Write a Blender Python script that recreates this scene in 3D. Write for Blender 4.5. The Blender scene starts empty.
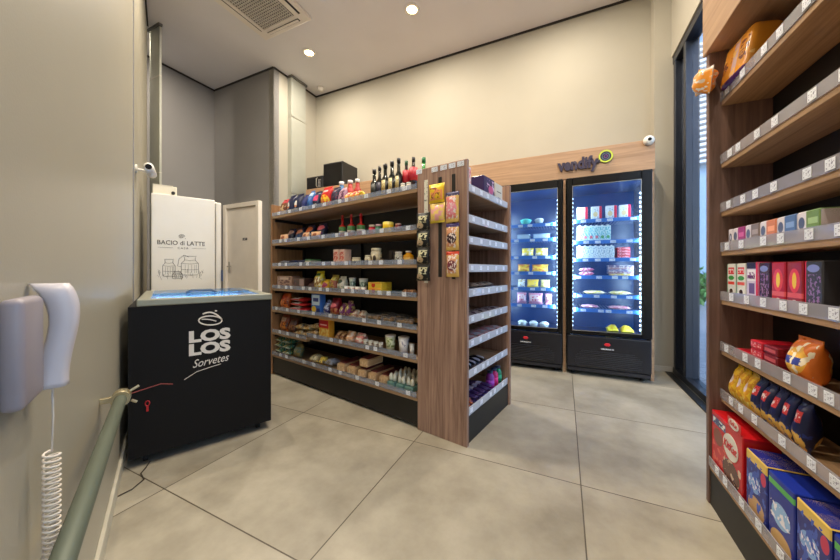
import bpy, bmesh, math, random
from mathutils import Vector, Matrix, noise
R = math.radians
random.seed(7)
SC = bpy.context.scene
COL = SC.collection

# ------------------------------------------------------------------ camera, world, exposure
F, EYE, HOR = 308.0, 1.10, 270.0
cam_d = bpy.data.cameras.new('camera')
cam_d.sensor_width = 36.0
cam_d.lens = F / 840 * 36.0
cam_d.shift_y = -10 / 840
cam_d.clip_start = 0.02
cam = bpy.data.objects.new('camera', cam_d)
COL.objects.link(cam)
cam.location = (0, 0, EYE)
cam.rotation_euler = (R(90), 0, 0)
SC.camera = cam

w = bpy.data.worlds.new('sky'); SC.world = w; w.use_nodes = True
nt = w.node_tree
bg = nt.nodes['Background']
sky = nt.nodes.new('ShaderNodeTexSky')
sky.sky_type = 'NISHITA'; sky.sun_disc = False
sky.sun_elevation = R(38); sky.sun_rotation = R(200)
nt.links.new(sky.outputs[0], bg.inputs[0])
bg.inputs[1].default_value = 0.6
sun_d = bpy.data.lights.new('sun', 'SUN'); sun_d.energy = 2.6; sun_d.angle = R(.6); sun_d.color = (1, .97, .92)
sun = bpy.data.objects.new('sun', sun_d); COL.objects.link(sun)
sun.rotation_euler = Vector((.55, .65, -.85)).to_track_quat('-Z', 'Y').to_euler()

vs = SC.view_settings
vs.view_transform = 'Standard'; vs.look = 'None'; vs.gamma = 1.0
vs.use_curve_mapping = False
vs.exposure = 0.0
LAMP_W = 40.0                # each ceiling downlight
WARM = (1.0, 0.89, 0.74)

# ------------------------------------------------------------------ frames
class Frame:
    def __init__(s, ox, oy, deg):
        s.o = (ox, oy); s.ang = R(deg)
        s.ex = (math.cos(s.ang), math.sin(s.ang)); s.ey = (-math.sin(s.ang), math.cos(s.ang))
    def w(s, lx, ly, z=0.0):
        return Vector((s.o[0] + lx * s.ex[0] + ly * s.ey[0], s.o[1] + lx * s.ex[1] + ly * s.ey[1], z))
    def at(s, px, ly):        # where the sight line through column px meets the plane y = ly of this frame
        d = ((px - 420) / F, 1.0)
        k = (ly + s.o[0] * s.ey[0] + s.o[1] * s.ey[1]) / (d[0] * s.ey[0] + d[1] * s.ey[1])
        return ((k * d[0] - s.o[0]) * s.ex[0] + (k * d[1] - s.o[1]) * s.ex[1]), k
def zat(py, Y): return EYE + (HOR - py) * Y / F

ROOM = Frame(0, 0, -25)
ca, sa = math.cos(R(25)), math.sin(R(25))
GON = Frame(.290, 1.903, -36)
CAP = Frame(.290, 1.903, 54)
u_ = ROOM.w(.62, 1.92)
RU = Frame(u_.x, u_.y, -115)
WN = (.772, .635)
FRZ = Frame(-1.037, 2.144, 39.4)
LW = Frame(-.2 * .7727, -.2 * .6347, 129.4)

# ------------------------------------------------------------------ materials
def lin(c):
    return tuple((v / 12.92 if v <= .04045 else ((v + .055) / 1.055) ** 2.4) for v in [x / 255 for x in c])
def newmat(name):
    m = bpy.data.materials.new(name); m.use_nodes = True
    return m, m.node_tree.nodes, m.node_tree.links, m.node_tree.nodes['Principled BSDF']
_pl = {}
def plain(rgb, rough=.5, metal=0.0, spec=.5, var=.04, scale=6.0):
    k = (tuple(rgb), rough, metal, spec, var, scale)
    if k in _pl: return _pl[k]
    m, N, L, P = newmat('surface')
    c = lin(rgb)
    tc = N.new('ShaderNodeTexCoord'); no = N.new('ShaderNodeTexNoise'); no.inputs['Scale'].default_value = scale
    no.inputs['Detail'].default_value = 5
    L.new(tc.outputs['Object'], no.inputs['Vector'])
    mx = N.new('ShaderNodeMix'); mx.data_type = 'RGBA'
    mx.inputs[6].default_value = tuple(max(0, v * (1 - var * 2)) for v in c) + (1,)
    mx.inputs[7].default_value = tuple(min(1, v * (1 + var * 2)) for v in c) + (1,)
    L.new(no.outputs['Fac'], mx.inputs[0]); L.new(mx.outputs[2], P.inputs['Base Color'])
    P.inputs['Roughness'].default_value = rough; P.inputs['Metallic'].default_value = metal
    P.inputs['Specular IOR Level'].default_value = spec
    _pl[k] = m; return m
def glow(rgb, strength):
    m, N, L, P = newmat('glow')
    P.inputs['Base Color'].default_value = (*lin(rgb), 1)
    P.inputs['Emission Color'].default_value = (*lin(rgb), 1)
    P.inputs['Emission Strength'].default_value = strength
    return m
def wood(c1, c2, grain='Z', rough=.5):
    m, N, L, P = newmat('wood')
    tc = N.new('ShaderNodeTexCoord'); mp = N.new('ShaderNodeMapping')
    s = {'Z': (26, 26, 1.1), 'X': (1.1, 26, 26), 'Y': (26, 1.1, 26)}[grain]
    mp.inputs['Scale'].default_value = s
    L.new(tc.outputs['Object'], mp.inputs[0])
    n1 = N.new('ShaderNodeTexNoise'); n1.inputs['Scale'].default_value = 1.6; n1.inputs['Detail'].default_value = 8
    n1.inputs['Roughness'].default_value = .65; n1.inputs['Distortion'].default_value = .6
    L.new(mp.outputs[0], n1.inputs['Vector'])
    cr = N.new('ShaderNodeValToRGB'); e = cr.color_ramp.elements
    e[0].position = .32; e[0].color = (*lin(c1), 1); e[1].position = .68; e[1].color = (*lin(c2), 1)
    L.new(n1.outputs['Fac'], cr.inputs[0]); L.new(cr.outputs[0], P.inputs['Base Color'])
    P.inputs['Roughness'].default_value = rough
    b = N.new('ShaderNodeBump'); b.inputs['Strength'].default_value = .12; b.inputs['Distance'].default_value = .004
    L.new(n1.outputs['Fac'], b.inputs['Height']); L.new(b.outputs[0], P.inputs['Normal'])
    return m
def clear(rgb, alpha, rough=.08, gloss=.12):
    """thin see-through sheet: tinted transparency with a glossy coat"""
    m, N, L, P = newmat('clear_sheet')
    N.remove(P)
    out = N['Material Output']
    t = N.new('ShaderNodeBsdfTransparent'); t.inputs[0].default_value = (*lin(rgb), 1)
    g = N.new('ShaderNodeBsdfGlossy'); g.inputs['Roughness'].default_value = rough
    lw_ = N.new('ShaderNodeLayerWeight'); lw_.inputs[0].default_value = .5
    pw = N.new('ShaderNodeMath'); pw.operation = 'POWER'; pw.inputs[1].default_value = 4.0; L.new(lw_.outputs['Facing'], pw.inputs[0])
    fr = N.new('ShaderNodeMath'); fr.operation = 'MULTIPLY_ADD'; fr.inputs[1].default_value = .7; fr.inputs[2].default_value = .03
    L.new(pw.outputs[0], fr.inputs[0])
    d = N.new('ShaderNodeBsdfDiffuse'); d.inputs[0].default_value = (*lin(rgb), 1)
    m1 = N.new('ShaderNodeMixShader'); m1.inputs[0].default_value = alpha
    L.new(t.outputs[0], m1.inputs[1]); L.new(d.outputs[0], m1.inputs[2])
    m2 = N.new('ShaderNodeMixShader')
    L.new(fr.outputs[0], m2.inputs[0]); L.new(m1.outputs[0], m2.inputs[1]); L.new(g.outputs[0], m2.inputs[2])
    L.new(m2.outputs[0], out.inputs[0])
    return m
_pk = {}
def pack(base, shapes=(), flat=False, rough=.32, metal=0.0):
    """printed packaging: shapes are drawn in the mesh's own box: r rectangle, d disc, n blotches of print"""
    k = (tuple(base), tuple(shapes), flat, rough)
    if k in _pk: return _pk[k]
    m, N, L, P = newmat('printed_film')
    tc = N.new('ShaderNodeTexCoord'); sp = N.new('ShaderNodeSeparateXYZ')
    L.new(tc.outputs['Generated'], sp.inputs[0])
    X, Z = sp.outputs[0], sp.outputs[1 if flat else 2]
    def mth(op, a, b):
        n = N.new('ShaderNodeMath'); n.operation = op
        for i, v in enumerate((a, b)):
            if isinstance(v, (int, float)): n.inputs[i].default_value = v
            else: L.new(v, n.inputs[i])
        return n.outputs[0]
    def rect(x0, x1, z0, z1):
        return mth('MULTIPLY', mth('MULTIPLY', mth('GREATER_THAN', X, x0), mth('LESS_THAN', X, x1)),
                   mth('MULTIPLY', mth('GREATER_THAN', Z, z0), mth('LESS_THAN', Z, z1)))
    cur = None
    for i, s in enumerate(shapes):
        if s[0] == 'r': mask = rect(*s[1:5])
        elif s[0] == 'd':
            a = mth('DIVIDE', mth('SUBTRACT', X, s[1]), s[3]); b = mth('DIVIDE', mth('SUBTRACT', Z, s[2]), s[4])
            mask = mth('LESS_THAN', mth('ADD', mth('MULTIPLY', a, a), mth('MULTIPLY', b, b)), 1.0)
        else:
            mp = N.new('ShaderNodeMapping'); mp.inputs['Scale'].default_value = (s[1], s[2], 1.3) if flat else (s[1], 1.3, s[2])
            mp.inputs['Location'].default_value = (i * 3.7, 1.1, len(_pk) * 1.9)
            L.new(tc.outputs['Generated'], mp.inputs[0])
            no = N.new('ShaderNodeTexNoise'); no.inputs['Scale'].default_value = 1.0; no.inputs['Detail'].default_value = 2
            L.new(mp.outputs[0], no.inputs['Vector'])
            mask = mth('MULTIPLY', mth('GREATER_THAN', no.outputs['Fac'], s[3]), rect(*s[4:8]))
        mx = N.new('ShaderNodeMix'); mx.data_type = 'RGBA'
        L.new(mask, mx.inputs[0])
        if cur is None: mx.inputs[6].default_value = (*lin(base), 1)
        else: L.new(cur, mx.inputs[6])
        mx.inputs[7].default_value = (*lin(s[-1]), 1)
        cur = mx.outputs[2]
    if cur is None: P.inputs['Base Color'].default_value = (*lin(base), 1)
    else: L.new(cur, P.inputs['Base Color'])
    P.inputs['Roughness'].default_value = rough; P.inputs['Metallic'].default_value = metal
    _pk[k] = m; return m

M = {}
M['panel'] = wood((116, 86, 72), (182, 148, 128), 'Z')
M['panel_warm'] = wood((126, 90, 58), (172, 130, 88), 'Z')
M['board'] = wood((150, 118, 84), (188, 152, 112), 'X')
M['oak'] = wood((160, 124, 92), (192, 154, 118), 'X')
M['rpanel'] = wood((92, 70, 62), (138, 108, 96), 'Z')
M['rboard'] = wood((150, 116, 82), (196, 158, 118), 'X')
M['black'] = plain((16, 14, 14), .5)
M['black_gloss'] = plain((9, 8, 10), .25, spec=.3)
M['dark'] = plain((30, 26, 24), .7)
M['white'] = plain((226, 222, 212), .4)
M['enamel'] = plain((232, 228, 218), .25, var=.02)
M['cream'] = plain((238, 230, 208), .4)
M['tag'] = pack((232, 236, 244), (('n', 5, 7, .56, .1, .9, .1, .9, (150, 150, 168)),))
M['rail'] = clear((214, 222, 236), .24)
M['rail_r'] = clear((224, 222, 228), .30)
M['rail_w'] = clear((236, 240, 248), .66)
M['glass'] = clear((235, 243, 250), .0)
M['film'] = clear((235, 235, 235), .12)
M['galv'] = plain((172, 174, 164), .5, .25, var=.10, scale=3)
M['steel'] = plain((190, 186, 176), .3, .9)
M['chrome'] = plain((205, 205, 205), .2, 1.0)
M['rubber'] = plain((22, 22, 22), .8)

# ------------------------------------------------------------------ mesh helpers
def obj(name, bm, mat, parent=None, smooth=False):
    me = bpy.data.meshes.new(name); bmesh.ops.recalc_face_normals(bm, faces=bm.faces[:])
    bm.to_mesh(me); bm.free()
    if smooth:
        for p in me.polygons: p.use_smooth = True
    for mm in (mat if isinstance(mat, (list, tuple)) else [mat]): me.materials.append(mm)
    o = bpy.data.objects.new(name, me); COL.objects.link(o); o.parent = parent
    return o
def add_box(bm, x0, x1, y0, y1, z0, z1, bev=0.0, seg=2):
    r = bmesh.ops.create_cube(bm, size=1.0)
    vs_ = r['verts']
    for v in vs_:
        v.co = Vector((x0 + (v.co.x + .5) * (x1 - x0), y0 + (v.co.y + .5) * (y1 - y0), z0 + (v.co.z + .5) * (z1 - z0)))
    if bev > 0:
        ed = list({e for v in vs_ for e in v.link_edges})
        bmesh.ops.bevel(bm, geom=ed, offset=bev, segments=seg, affect='EDGES', profile=.5)
    return bm
def BX(x0, x1, y0, y1, z0, z1, bev=0.0, seg=2):
    return add_box(bmesh.new(), x0, x1, y0, y1, z0, z1, bev, seg)
def add_lathe(bm, prof, seg=20, c=(0, 0, 0)):
    rings = []
    for r, z in prof:
        if r < 1e-6: rings.append([bm.verts.new((c[0], c[1], c[2] + z))]); continue
        rings.append([bm.verts.new((c[0] + r * math.cos(2 * math.pi * i / seg), c[1] + r * math.sin(2 * math.pi * i / seg), c[2] + z)) for i in range(seg)])
    for A, B in zip(rings, rings[1:]):
        for i in range(seg):
            j = (i + 1) % seg
            if len(A) == 1 and len(B) == 1: continue
            if len(A) == 1: bm.faces.new((A[0], B[i], B[j]))
            elif len(B) == 1: bm.faces.new((A[i], A[j], B[0]))
            else: bm.faces.new((A[i], A[j], B[j], B[i]))
    return bm
def LA(prof, seg=20): return add_lathe(bmesh.new(), prof, seg)
def add_tube(bm, pts, r, seg=8, closed=False):
    pts = [Vector(p) for p in pts]; n = len(pts); rings = []
    up = Vector((0, 0, 1)); prev = None
    for i, p in enumerate(pts):
        a = pts[i - 1] if (i > 0 or closed) else p; b = pts[(i + 1) % n] if (i < n - 1 or closed) else p
        t = (b - a).normalized()
        if prev is None:
            s = t.cross(up)
            if s.length < .1: s = t.cross(Vector((1, 0, 0)))
        else: s = prev - t * prev.dot(t)
        s.normalize(); prev = s; q = t.cross(s)
        rings.append([bm.verts.new(p + (s * math.cos(2 * math.pi * k / seg) + q * math.sin(2 * math.pi * k / seg)) * r) for k in range(seg)])
    m = n if closed else n - 1
    for i in range(m):
        A, B = rings[i], rings[(i + 1) % n]
        for k in range(seg):
            bm.faces.new((A[k], A[(k + 1) % seg], B[(k + 1) % seg], B[k]))
    if not closed:
        bm.faces.new(rings[0][::-1]); bm.faces.new(rings[-1])
    return bm
def TU(pts, r, seg=8, closed=False): return add_tube(bmesh.new(), pts, r, seg, closed)
def bag_bm(w_, h, d, crimp=.07, lean=0.0, seed=0, nx=10, nz=14, belly=.42):
    """pillow bag: two welded skins, crimped flat at both ends, fullest low down"""
    bm = bmesh.new(); rnd = random.Random(seed)
    g = {}
    for side in (-1, 1):
        for j in range(nz + 1):
            v = j / nz
            if v < crimp or v > 1 - crimp: t = 0.03
            else:
                q = (v - crimp) / (1 - 2 * crimp)
                t = math.sin(math.pi * q ** (math.log(.5) / math.log(belly))) ** .6
            pinch = 1 - .07 * (t)
            for i in range(nx + 1):
                u = i / nx * 2 - 1
                e = (1 - abs(u) ** 3.2) ** .75 if abs(u) < 1 else 0
                y = side * d / 2 * t * e
                if 0 < i < nx and crimp < v < 1 - crimp:
                    y += d * .10 * noise.noise(Vector((u * 2.2 + seed, v * 3.5, side * 1.7 + seed * .37)))
                x = u * w_ / 2 * pinch
                z = v * h
                y += lean * z
                if abs(u) == 1 and side == 1: continue
                g[(side, i, j)] = bm.verts.new((x, y, z))
    def V(s, i, j):
        return g.get((s, i, j)) or g[(-1, i, j)]
    for side in (-1, 1):
        for j in range(nz):
            for i in range(nx):
                bm.faces.new((V(side, i, j), V(side, i + 1, j), V(side, i + 1, j + 1), V(side, i, j + 1)))
    for jj in (0, nz):
        for i in range(nx):
            a, b, c, d_ = V(-1, i, jj), V(-1, i + 1, jj), V(1, i + 1, jj), V(1, i, jj)
            vv = []
            for q in (a, b, c, d_):
                if q not in vv: vv.append(q)
            if len(vv) > 2: bm.faces.new(vv)
    return bm
def lay_flat(bm, h, d):
    """tip a standing bag backwards so it lies on its back, front skin up"""
    for v in bm.verts:
        x, y, z = v.co
        v.co = Vector((x, z - h / 2, d * .5 - y))
    z0 = min(v.co.z for v in bm.verts)
    for v in bm.verts: v.co.z -= z0
    return bm
def text_bm(s, size, depth=.001, bold=0.0, shear=0.0, space=1.0, align='CENTER', width=None, height=None):
    cu = bpy.data.curves.new('t', 'FONT'); cu.body = s; cu.size = size; cu.extrude = depth / 2; cu.offset = bold
    cu.shear = shear; cu.space_character = space; cu.align_x = align; cu.align_y = 'CENTER'; cu.resolution_u = 3
    o = bpy.data.objects.new('t', cu); COL.objects.link(o)
    dg = bpy.context.evaluated_depsgraph_get(); me = bpy.data.meshes.new_from_object(o.evaluated_get(dg))
    bm = bmesh.new(); bm.from_mesh(me)
    bpy.data.objects.remove(o); bpy.data.curves.remove(cu); bpy.data.meshes.remove(me)
    if width:
        xs = [v.co.x for v in bm.verts]; k = width / (max(xs) - min(xs)); c = (max(xs) + min(xs)) / 2
        for v in bm.verts: v.co.x = (v.co.x - c) * k
    if height:
        ys = [v.co.y for v in bm.verts]; k = height / (max(ys) - min(ys)); c = (max(ys) + min(ys)) / 2
        for v in bm.verts: v.co.y = (v.co.y - c) * k
    for v in bm.verts: v.co = Vector((v.co.x, -v.co.z, v.co.y))     # upright, facing -y
    return bm
def text(name, s, size, mat, parent, x, y, z, **k):
    o = obj(name, text_bm(s, size, **k), mat, parent); o.location = (x, y, z); return o
def empty(name, fr, lx, ly, z, rot=0.0):
    o = bpy.data.objects.new(name, None); COL.objects.link(o); o.empty_display_size = .05
    o.location = fr.w(lx, ly, z); o.rotation_euler = (0, 0, fr.ang + rot); return o
def tag(o, label, cat, group=None):
    o['label'] = label; o['category'] = cat
    if group: o['group'] = group
    return o
def struct(name, bm, mat, fr=None):
    o = obj(name, bm, mat); o['kind'] = 'structure'
    if fr:
        o.location = fr.w(0, 0, 0); o.rotation_euler = (0, 0, fr.ang)
    return o
def setp(o, fr, lx, ly, z, rot=0.0):
    o.location = fr.w(lx, ly, z); o.rotation_euler = (0, 0, fr.ang + rot); return o
def copy_tree(o, parent=None):
    c = o.copy(); COL.objects.link(c); c.parent = parent
    for ch in list(o.children): copy_tree(ch, c)
    return c

# ------------------------------------------------------------------ the room
CEIL = 4.27
def wallmat(rgb, rough=.75):
    m, N, L, P = newmat('painted_wall')
    tc = N.new('ShaderNodeTexCoord'); n1 = N.new('ShaderNodeTexNoise'); n1.inputs['Scale'].default_value = 2.2; n1.inputs['Detail'].default_value = 6
    n2 = N.new('ShaderNodeTexNoise'); n2.inputs['Scale'].default_value = 160
    L.new(tc.outputs['Object'], n1.inputs['Vector']); L.new(tc.outputs['Object'], n2.inputs['Vector'])
    c = lin(rgb); mx = N.new('ShaderNodeMix'); mx.data_type = 'RGBA'
    mx.inputs[6].default_value = tuple(v * .93 for v in c) + (1,); mx.inputs[7].default_value = tuple(min(1, v * 1.05) for v in c) + (1,)
    L.new(n1.outputs['Fac'], mx.inputs[0]); L.new(mx.outputs[2], P.inputs['Base Color'])
    b = N.new('ShaderNodeBump'); b.inputs['Strength'].default_value = .10; b.inputs['Distance'].default_value = .003
    L.new(n2.outputs['Fac'], b.inputs['Height']); L.new(b.outputs[0], P.inputs['Normal'])
    P.inputs['Roughness'].default_value = rough
    return m
W_CREAM = wallmat((170, 165, 151)); W_GREY = wallmat((130, 128, 127)); W_LEFT = wallmat((168, 162, 144), .36)
W_CEIL = wallmat((212, 211, 212), .85)

def floormat():
    m, N, L, P = newmat('stone_tile')
    g = N.new('ShaderNodeNewGeometry'); mp = N.new('ShaderNodeMapping'); mp.vector_type = 'POINT'
    mp.inputs['Rotation'].default_value = (0, 0, R(25))
    L.new(g.outputs['Position'], mp.inputs[0])
    sp = N.new('ShaderNodeSeparateXYZ'); L.new(mp.outputs[0], sp.inputs[0])
    def mth(op, a, b=0.0, c=0.0):
        n = N.new('ShaderNodeMath'); n.operation = op
        for i, v in enumerate((a, b, c)):
            if i > 1 and op not in ('MULTIPLY_ADD', 'WRAP'): continue
            if isinstance(v, (int, float)): n.inputs[i].default_value = v
            else: L.new(v, n.inputs[i])
        return n.outputs[0]
    def cell(axis, off, size):
        q = mth('DIVIDE', mth('SUBTRACT', sp.outputs[axis], off), size)
        fr_ = mth('FRACT', mth('ADD', q, 100.0)); idx = mth('FLOOR', mth('ADD', q, 100.0))
        edge = mth('MULTIPLY', mth('MINIMUM', fr_, mth('SUBTRACT', 1.0, fr_)), size)
        return edge, idx
    ea, ia = cell(0, .08, .95); eb, ib = cell(1, .86, .915)
    grout = mth('LESS_THAN', mth('MINIMUM', ea, eb), .0028)
    wn = N.new('ShaderNodeTexWhiteNoise'); cb = N.new('ShaderNodeCombineXYZ'); L.new(ia, cb.inputs[0]); L.new(ib, cb.inputs[1])
    L.new(cb.outputs[0], wn.inputs['Vector'])
    no = N.new('ShaderNodeTexNoise'); no.inputs['Scale'].default_value = 2.4; no.inputs['Detail'].default_value = 9; no.inputs['Roughness'].default_value = .62
    va = N.new('ShaderNodeVectorMath'); L.new(mp.outputs[0], va.inputs[0]); L.new(wn.outputs['Color'], va.inputs[1]); va.operation = 'MULTIPLY_ADD'
    va.inputs[1].default_value = (1, 1, 1)
    vm = N.new('ShaderNodeVectorMath'); vm.operation = 'ADD'
    vsx = N.new('ShaderNodeVectorMath'); vsx.operation = 'SCALE'; vsx.inputs['Scale'].default_value = 9.0
    L.new(wn.outputs['Color'], vsx.inputs[0]); L.new(mp.outputs[0], vm.inputs[0]); L.new(vsx.outputs[0], vm.inputs[1])
    N.remove(va)
    L.new(vm.outputs[0], no.inputs['Vector'])
    cr = N.new('ShaderNodeValToRGB'); e = cr.color_ramp.elements
    e[0].position = .3; e[0].color = (*lin((138, 130, 112)), 1); e[1].position = .7; e[1].color = (*lin((184, 176, 156)), 1)
    L.new(no.outputs['Fac'], cr.inputs[0])
    mx = N.new('ShaderNodeMix'); mx.data_type = 'RGBA'; L.new(grout, mx.inputs[0]); L.new(cr.outputs[0], mx.inputs[6])
    mx.inputs[7].default_value = (*lin((84, 74, 58)), 1)
    L.new(mx.outputs[2], P.inputs['Base Color'])
    rr = N.new('ShaderNodeMapRange'); rr.inputs[3].default_value = .34; rr.inputs[4].default_value = .5
    L.new(no.outputs['Fac'], rr.inputs[0]); L.new(rr.outputs[0], P.inputs['Roughness'])
    return m
poly = [ROOM.w(-5.68, -1.45), ROOM.w(1.17, -1.45), ROOM.w(1.17, 4.42), ROOM.w(-5.68, 4.42)]
def slab(poly_, z0, z1):
    bm_ = bmesh.new()
    lo = [bm_.verts.new((p.x, p.y, z0)) for p in poly_]; hi = [bm_.verts.new((p.x, p.y, z1)) for p in poly_]
    bm_.faces.new(lo); bm_.faces.new(hi[::-1])
    n = len(poly_)
    for i in range(n): bm_.faces.new((lo[i], lo[(i + 1) % n], hi[(i + 1) % n], hi[i]))
    return bm_
struct('floor', slab(poly, -.08, 0.0), floormat())
struct('ceiling', slab(poly, CEIL, CEIL + .1), W_CEIL)
# walls (room frame: x = a, y = b)
struct('wall_back', BX(-4.2, 1.05, 4.30, 4.42, 0, CEIL), W_CREAM, ROOM)
struct('wall_corner', BX(-4.20, -4.10, 3.39, 4.30, 0, CEIL), W_CREAM, ROOM)
struct('wall_recess', BX(-5.68, -4.10, 3.39, 3.49, 0, CEIL), W_GREY, ROOM)
struct('wall_recess_side', BX(-5.68, -5.58, 1.2, 3.39, 0, CEIL), W_GREY, ROOM)
struct('wall_recess_front', BX(-5.68, -2.95, 1.10, 1.20, 0, CEIL), W_GREY, ROOM)
struct('wall_pillar', BX(.90, 1.17, 4.14, 4.30, 0, CEIL), W_CREAM, ROOM)
bm = BX(1.05, 1.17, -1.4, 4.14, 3.38, CEIL)
struct('wall_right', bm, W_CREAM, ROOM)
# oblique left wall, built along u in its own frame (y=0 is the wall face, room side is -y)
lw_end = (-3.52 - LW.o[0]) * LW.ex[0] + (3.98 - LW.o[1]) * LW.ex[1]
struct('wall_left', BX(-1.45, lw_end, 0, .12, 0, CEIL), W_LEFT, LW)
struct('baseboard_left', BX(-1.3, lw_end - .2, -.014, 0, 0, .075, .003), plain((196, 190, 170), .5), LW)
struct('baseboard_pillar', BX(.90, 1.05, 4.127, 4.14, 0, .06, .003), plain((186, 182, 172), .5), ROOM)
struct('trim_shadow_gap_back', BX(-4.1, .90, 4.285, 4.30, CEIL - .022, CEIL), M['dark'], ROOM)  # dark strips along the ceiling: shade of the wall gap put into colour
struct('trim_shadow_gap_corner', BX(-4.10, -4.085, 3.39, 4.285, CEIL - .022, CEIL), M['dark'], ROOM)
struct('trim_shadow_gap_recess', BX(-5.58, -4.10, 3.375, 3.39, CEIL - .022, CEIL), M['dark'], ROOM)
struct('trim_shadow_gap_recess_side', BX(-5.58, -5.565, 1.3, 3.375, CEIL - .022, CEIL), M['dark'], ROOM)
struct('trim_shadow_gap_left', BX(-1.2, lw_end, -.015, 0, CEIL - .022, CEIL), M['dark'], LW)
struct('trim_shadow_gap_right', BX(1.035, 1.05, -1.0, 4.14, CEIL - .022, CEIL), M['dark'], ROOM)

# recess door
d1 = bpy.data.objects.new('door_1', None); COL.objects.link(d1); d1['kind'] = 'structure'
dx0, dx1 = ROOM.at(226.7, 3.385)[0], ROOM.at(262, 3.385)[0]
d1.location = ROOM.w((dx0 + dx1) / 2, 3.39, 0); d1.rotation_euler = (0, 0, ROOM.ang)
hw = (dx1 - dx0) / 2; dt = 2.20
DOORW = plain((240, 232, 220), .4)
bm = bmesh.new(); add_box(bm, -hw, -hw + .07, -.07, -.001, 0, dt, .004); add_box(bm, hw - .07, hw, -.07, -.001, 0, dt, .004); add_box(bm, -hw + .07, hw - .07, -.07, -.001, dt - .07, dt, .004)
obj('door_frame', bm, DOORW, d1)
lf = obj('door_leaf', BX(-hw + .073, hw - .073, -.035, -.002, .008, dt - .074, .003), DOORW, d1)
bm = bmesh.new(); add_box(bm, -hw + .10, -hw + .135, -.042, -.035, 1.05, 1.24, .002); add_tube(bm, [(-hw + .118, -.042, 1.16), (-hw + .118, -.075, 1.16), (-hw + .22, -.075, 1.16)], .009)
add_lathe(bm, [(0, 0), (.012, 0), (.012, .008), (0, .008)], 12, (-hw + .118, -.046, 1.08))
obj('door_handle', bm, M['steel'], d1)
sg = obj('door_sign', BX(.02, .13, -.038, -.035, 1.585, 1.625), pack((70, 66, 62), (('n', 9, 4, .52, .1, .9, .25, .75, (225, 225, 225)),)), d1)
sg.location.y = 0

# window side: dark aluminium panel, mullions, glass
FR = plain((50, 56, 68), .35, .6)
w1 = bpy.data.objects.new('window_1', None); COL.objects.link(w1); w1['kind'] = 'structure'
w1.location = ROOM.w(1.05, 0, 0); w1.rotation_euler = (0, 0, ROOM.ang)
bm = bmesh.new()
add_box(bm, .01, .12, -1.4, 4.14, 3.30, 3.38, .004); add_box(bm, .01, .12, -1.4, 4.14, 0, .06, .004)
for b0 in (4.06, 3.76, 2.0, .5, -1.0): add_box(bm, .012, .118, b0, b0 + .06, .06, 3.30, .004)
obj('window_frame', bm, FR, w1)
obj('side_panel', BX(.07, .085, 3.82, 4.06, .06, 3.30), plain((84, 92, 108), .22, .5), w1)
obj('window_glass', BX(.06, .068, -1.35, 3.76, .06, 3.30), M['glass'], w1)
struct('trim_threshold', BX(.99, 1.05, 1.95, 4.12, 0, .012, .003), plain((38, 40, 44), .4, .5), ROOM)

# galvanised columns
def column(fr, x0, x1, y0, y1, label):
    e_ = empty('metal_column', fr, (x0 + x1) / 2, y1, 0)
    hw_ = (x1 - x0) / 2
    obj('shaft', BX(-hw_, hw_, y0 - y1, 0, 0, CEIL - .03, .004), M['galv'], e_)
    bm_ = bmesh.new()
    for z in (1.1, 2.35, 3.6): add_box(bm_, -hw_ - .002, hw_ + .002, y0 - y1 - .003, 0, z, z + .012)
    obj('joint', bm_, M['steel'], e_)
    obj('collar', BX(-hw_ - .02, hw_ + .02, y0 - y1 - .02, 0, CEIL - .03, CEIL - .001), plain((100, 100, 96), .6), e_)
    tag(e_, label, 'column')
xa = LW.at(150, 0)[0]
e_ = Frame(LW.w(lw_end, 0).x, LW.w(lw_end, 0).y, -25)
c0 = e_.at(149.5, .06)[0]; c1 = e_.at(159.5, .06)[0]
column(e_, c0, c1, .06, .085, 'galvanised metal column at the end of the left wall beside the white freezer')
CW = Frame(ROOM.w(-4.10, 3.39).x, ROOM.w(-4.10, 3.39).y, 65)      # wall face of the corner, x runs along b
c0 = CW.at(291.7, -.09)[0]; c1 = CW.at(305.7, -.09)[0]
column(CW, c0, c1, -.09, -.001, 'galvanised metal column on the cream wall left of the black cabinets')

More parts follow.
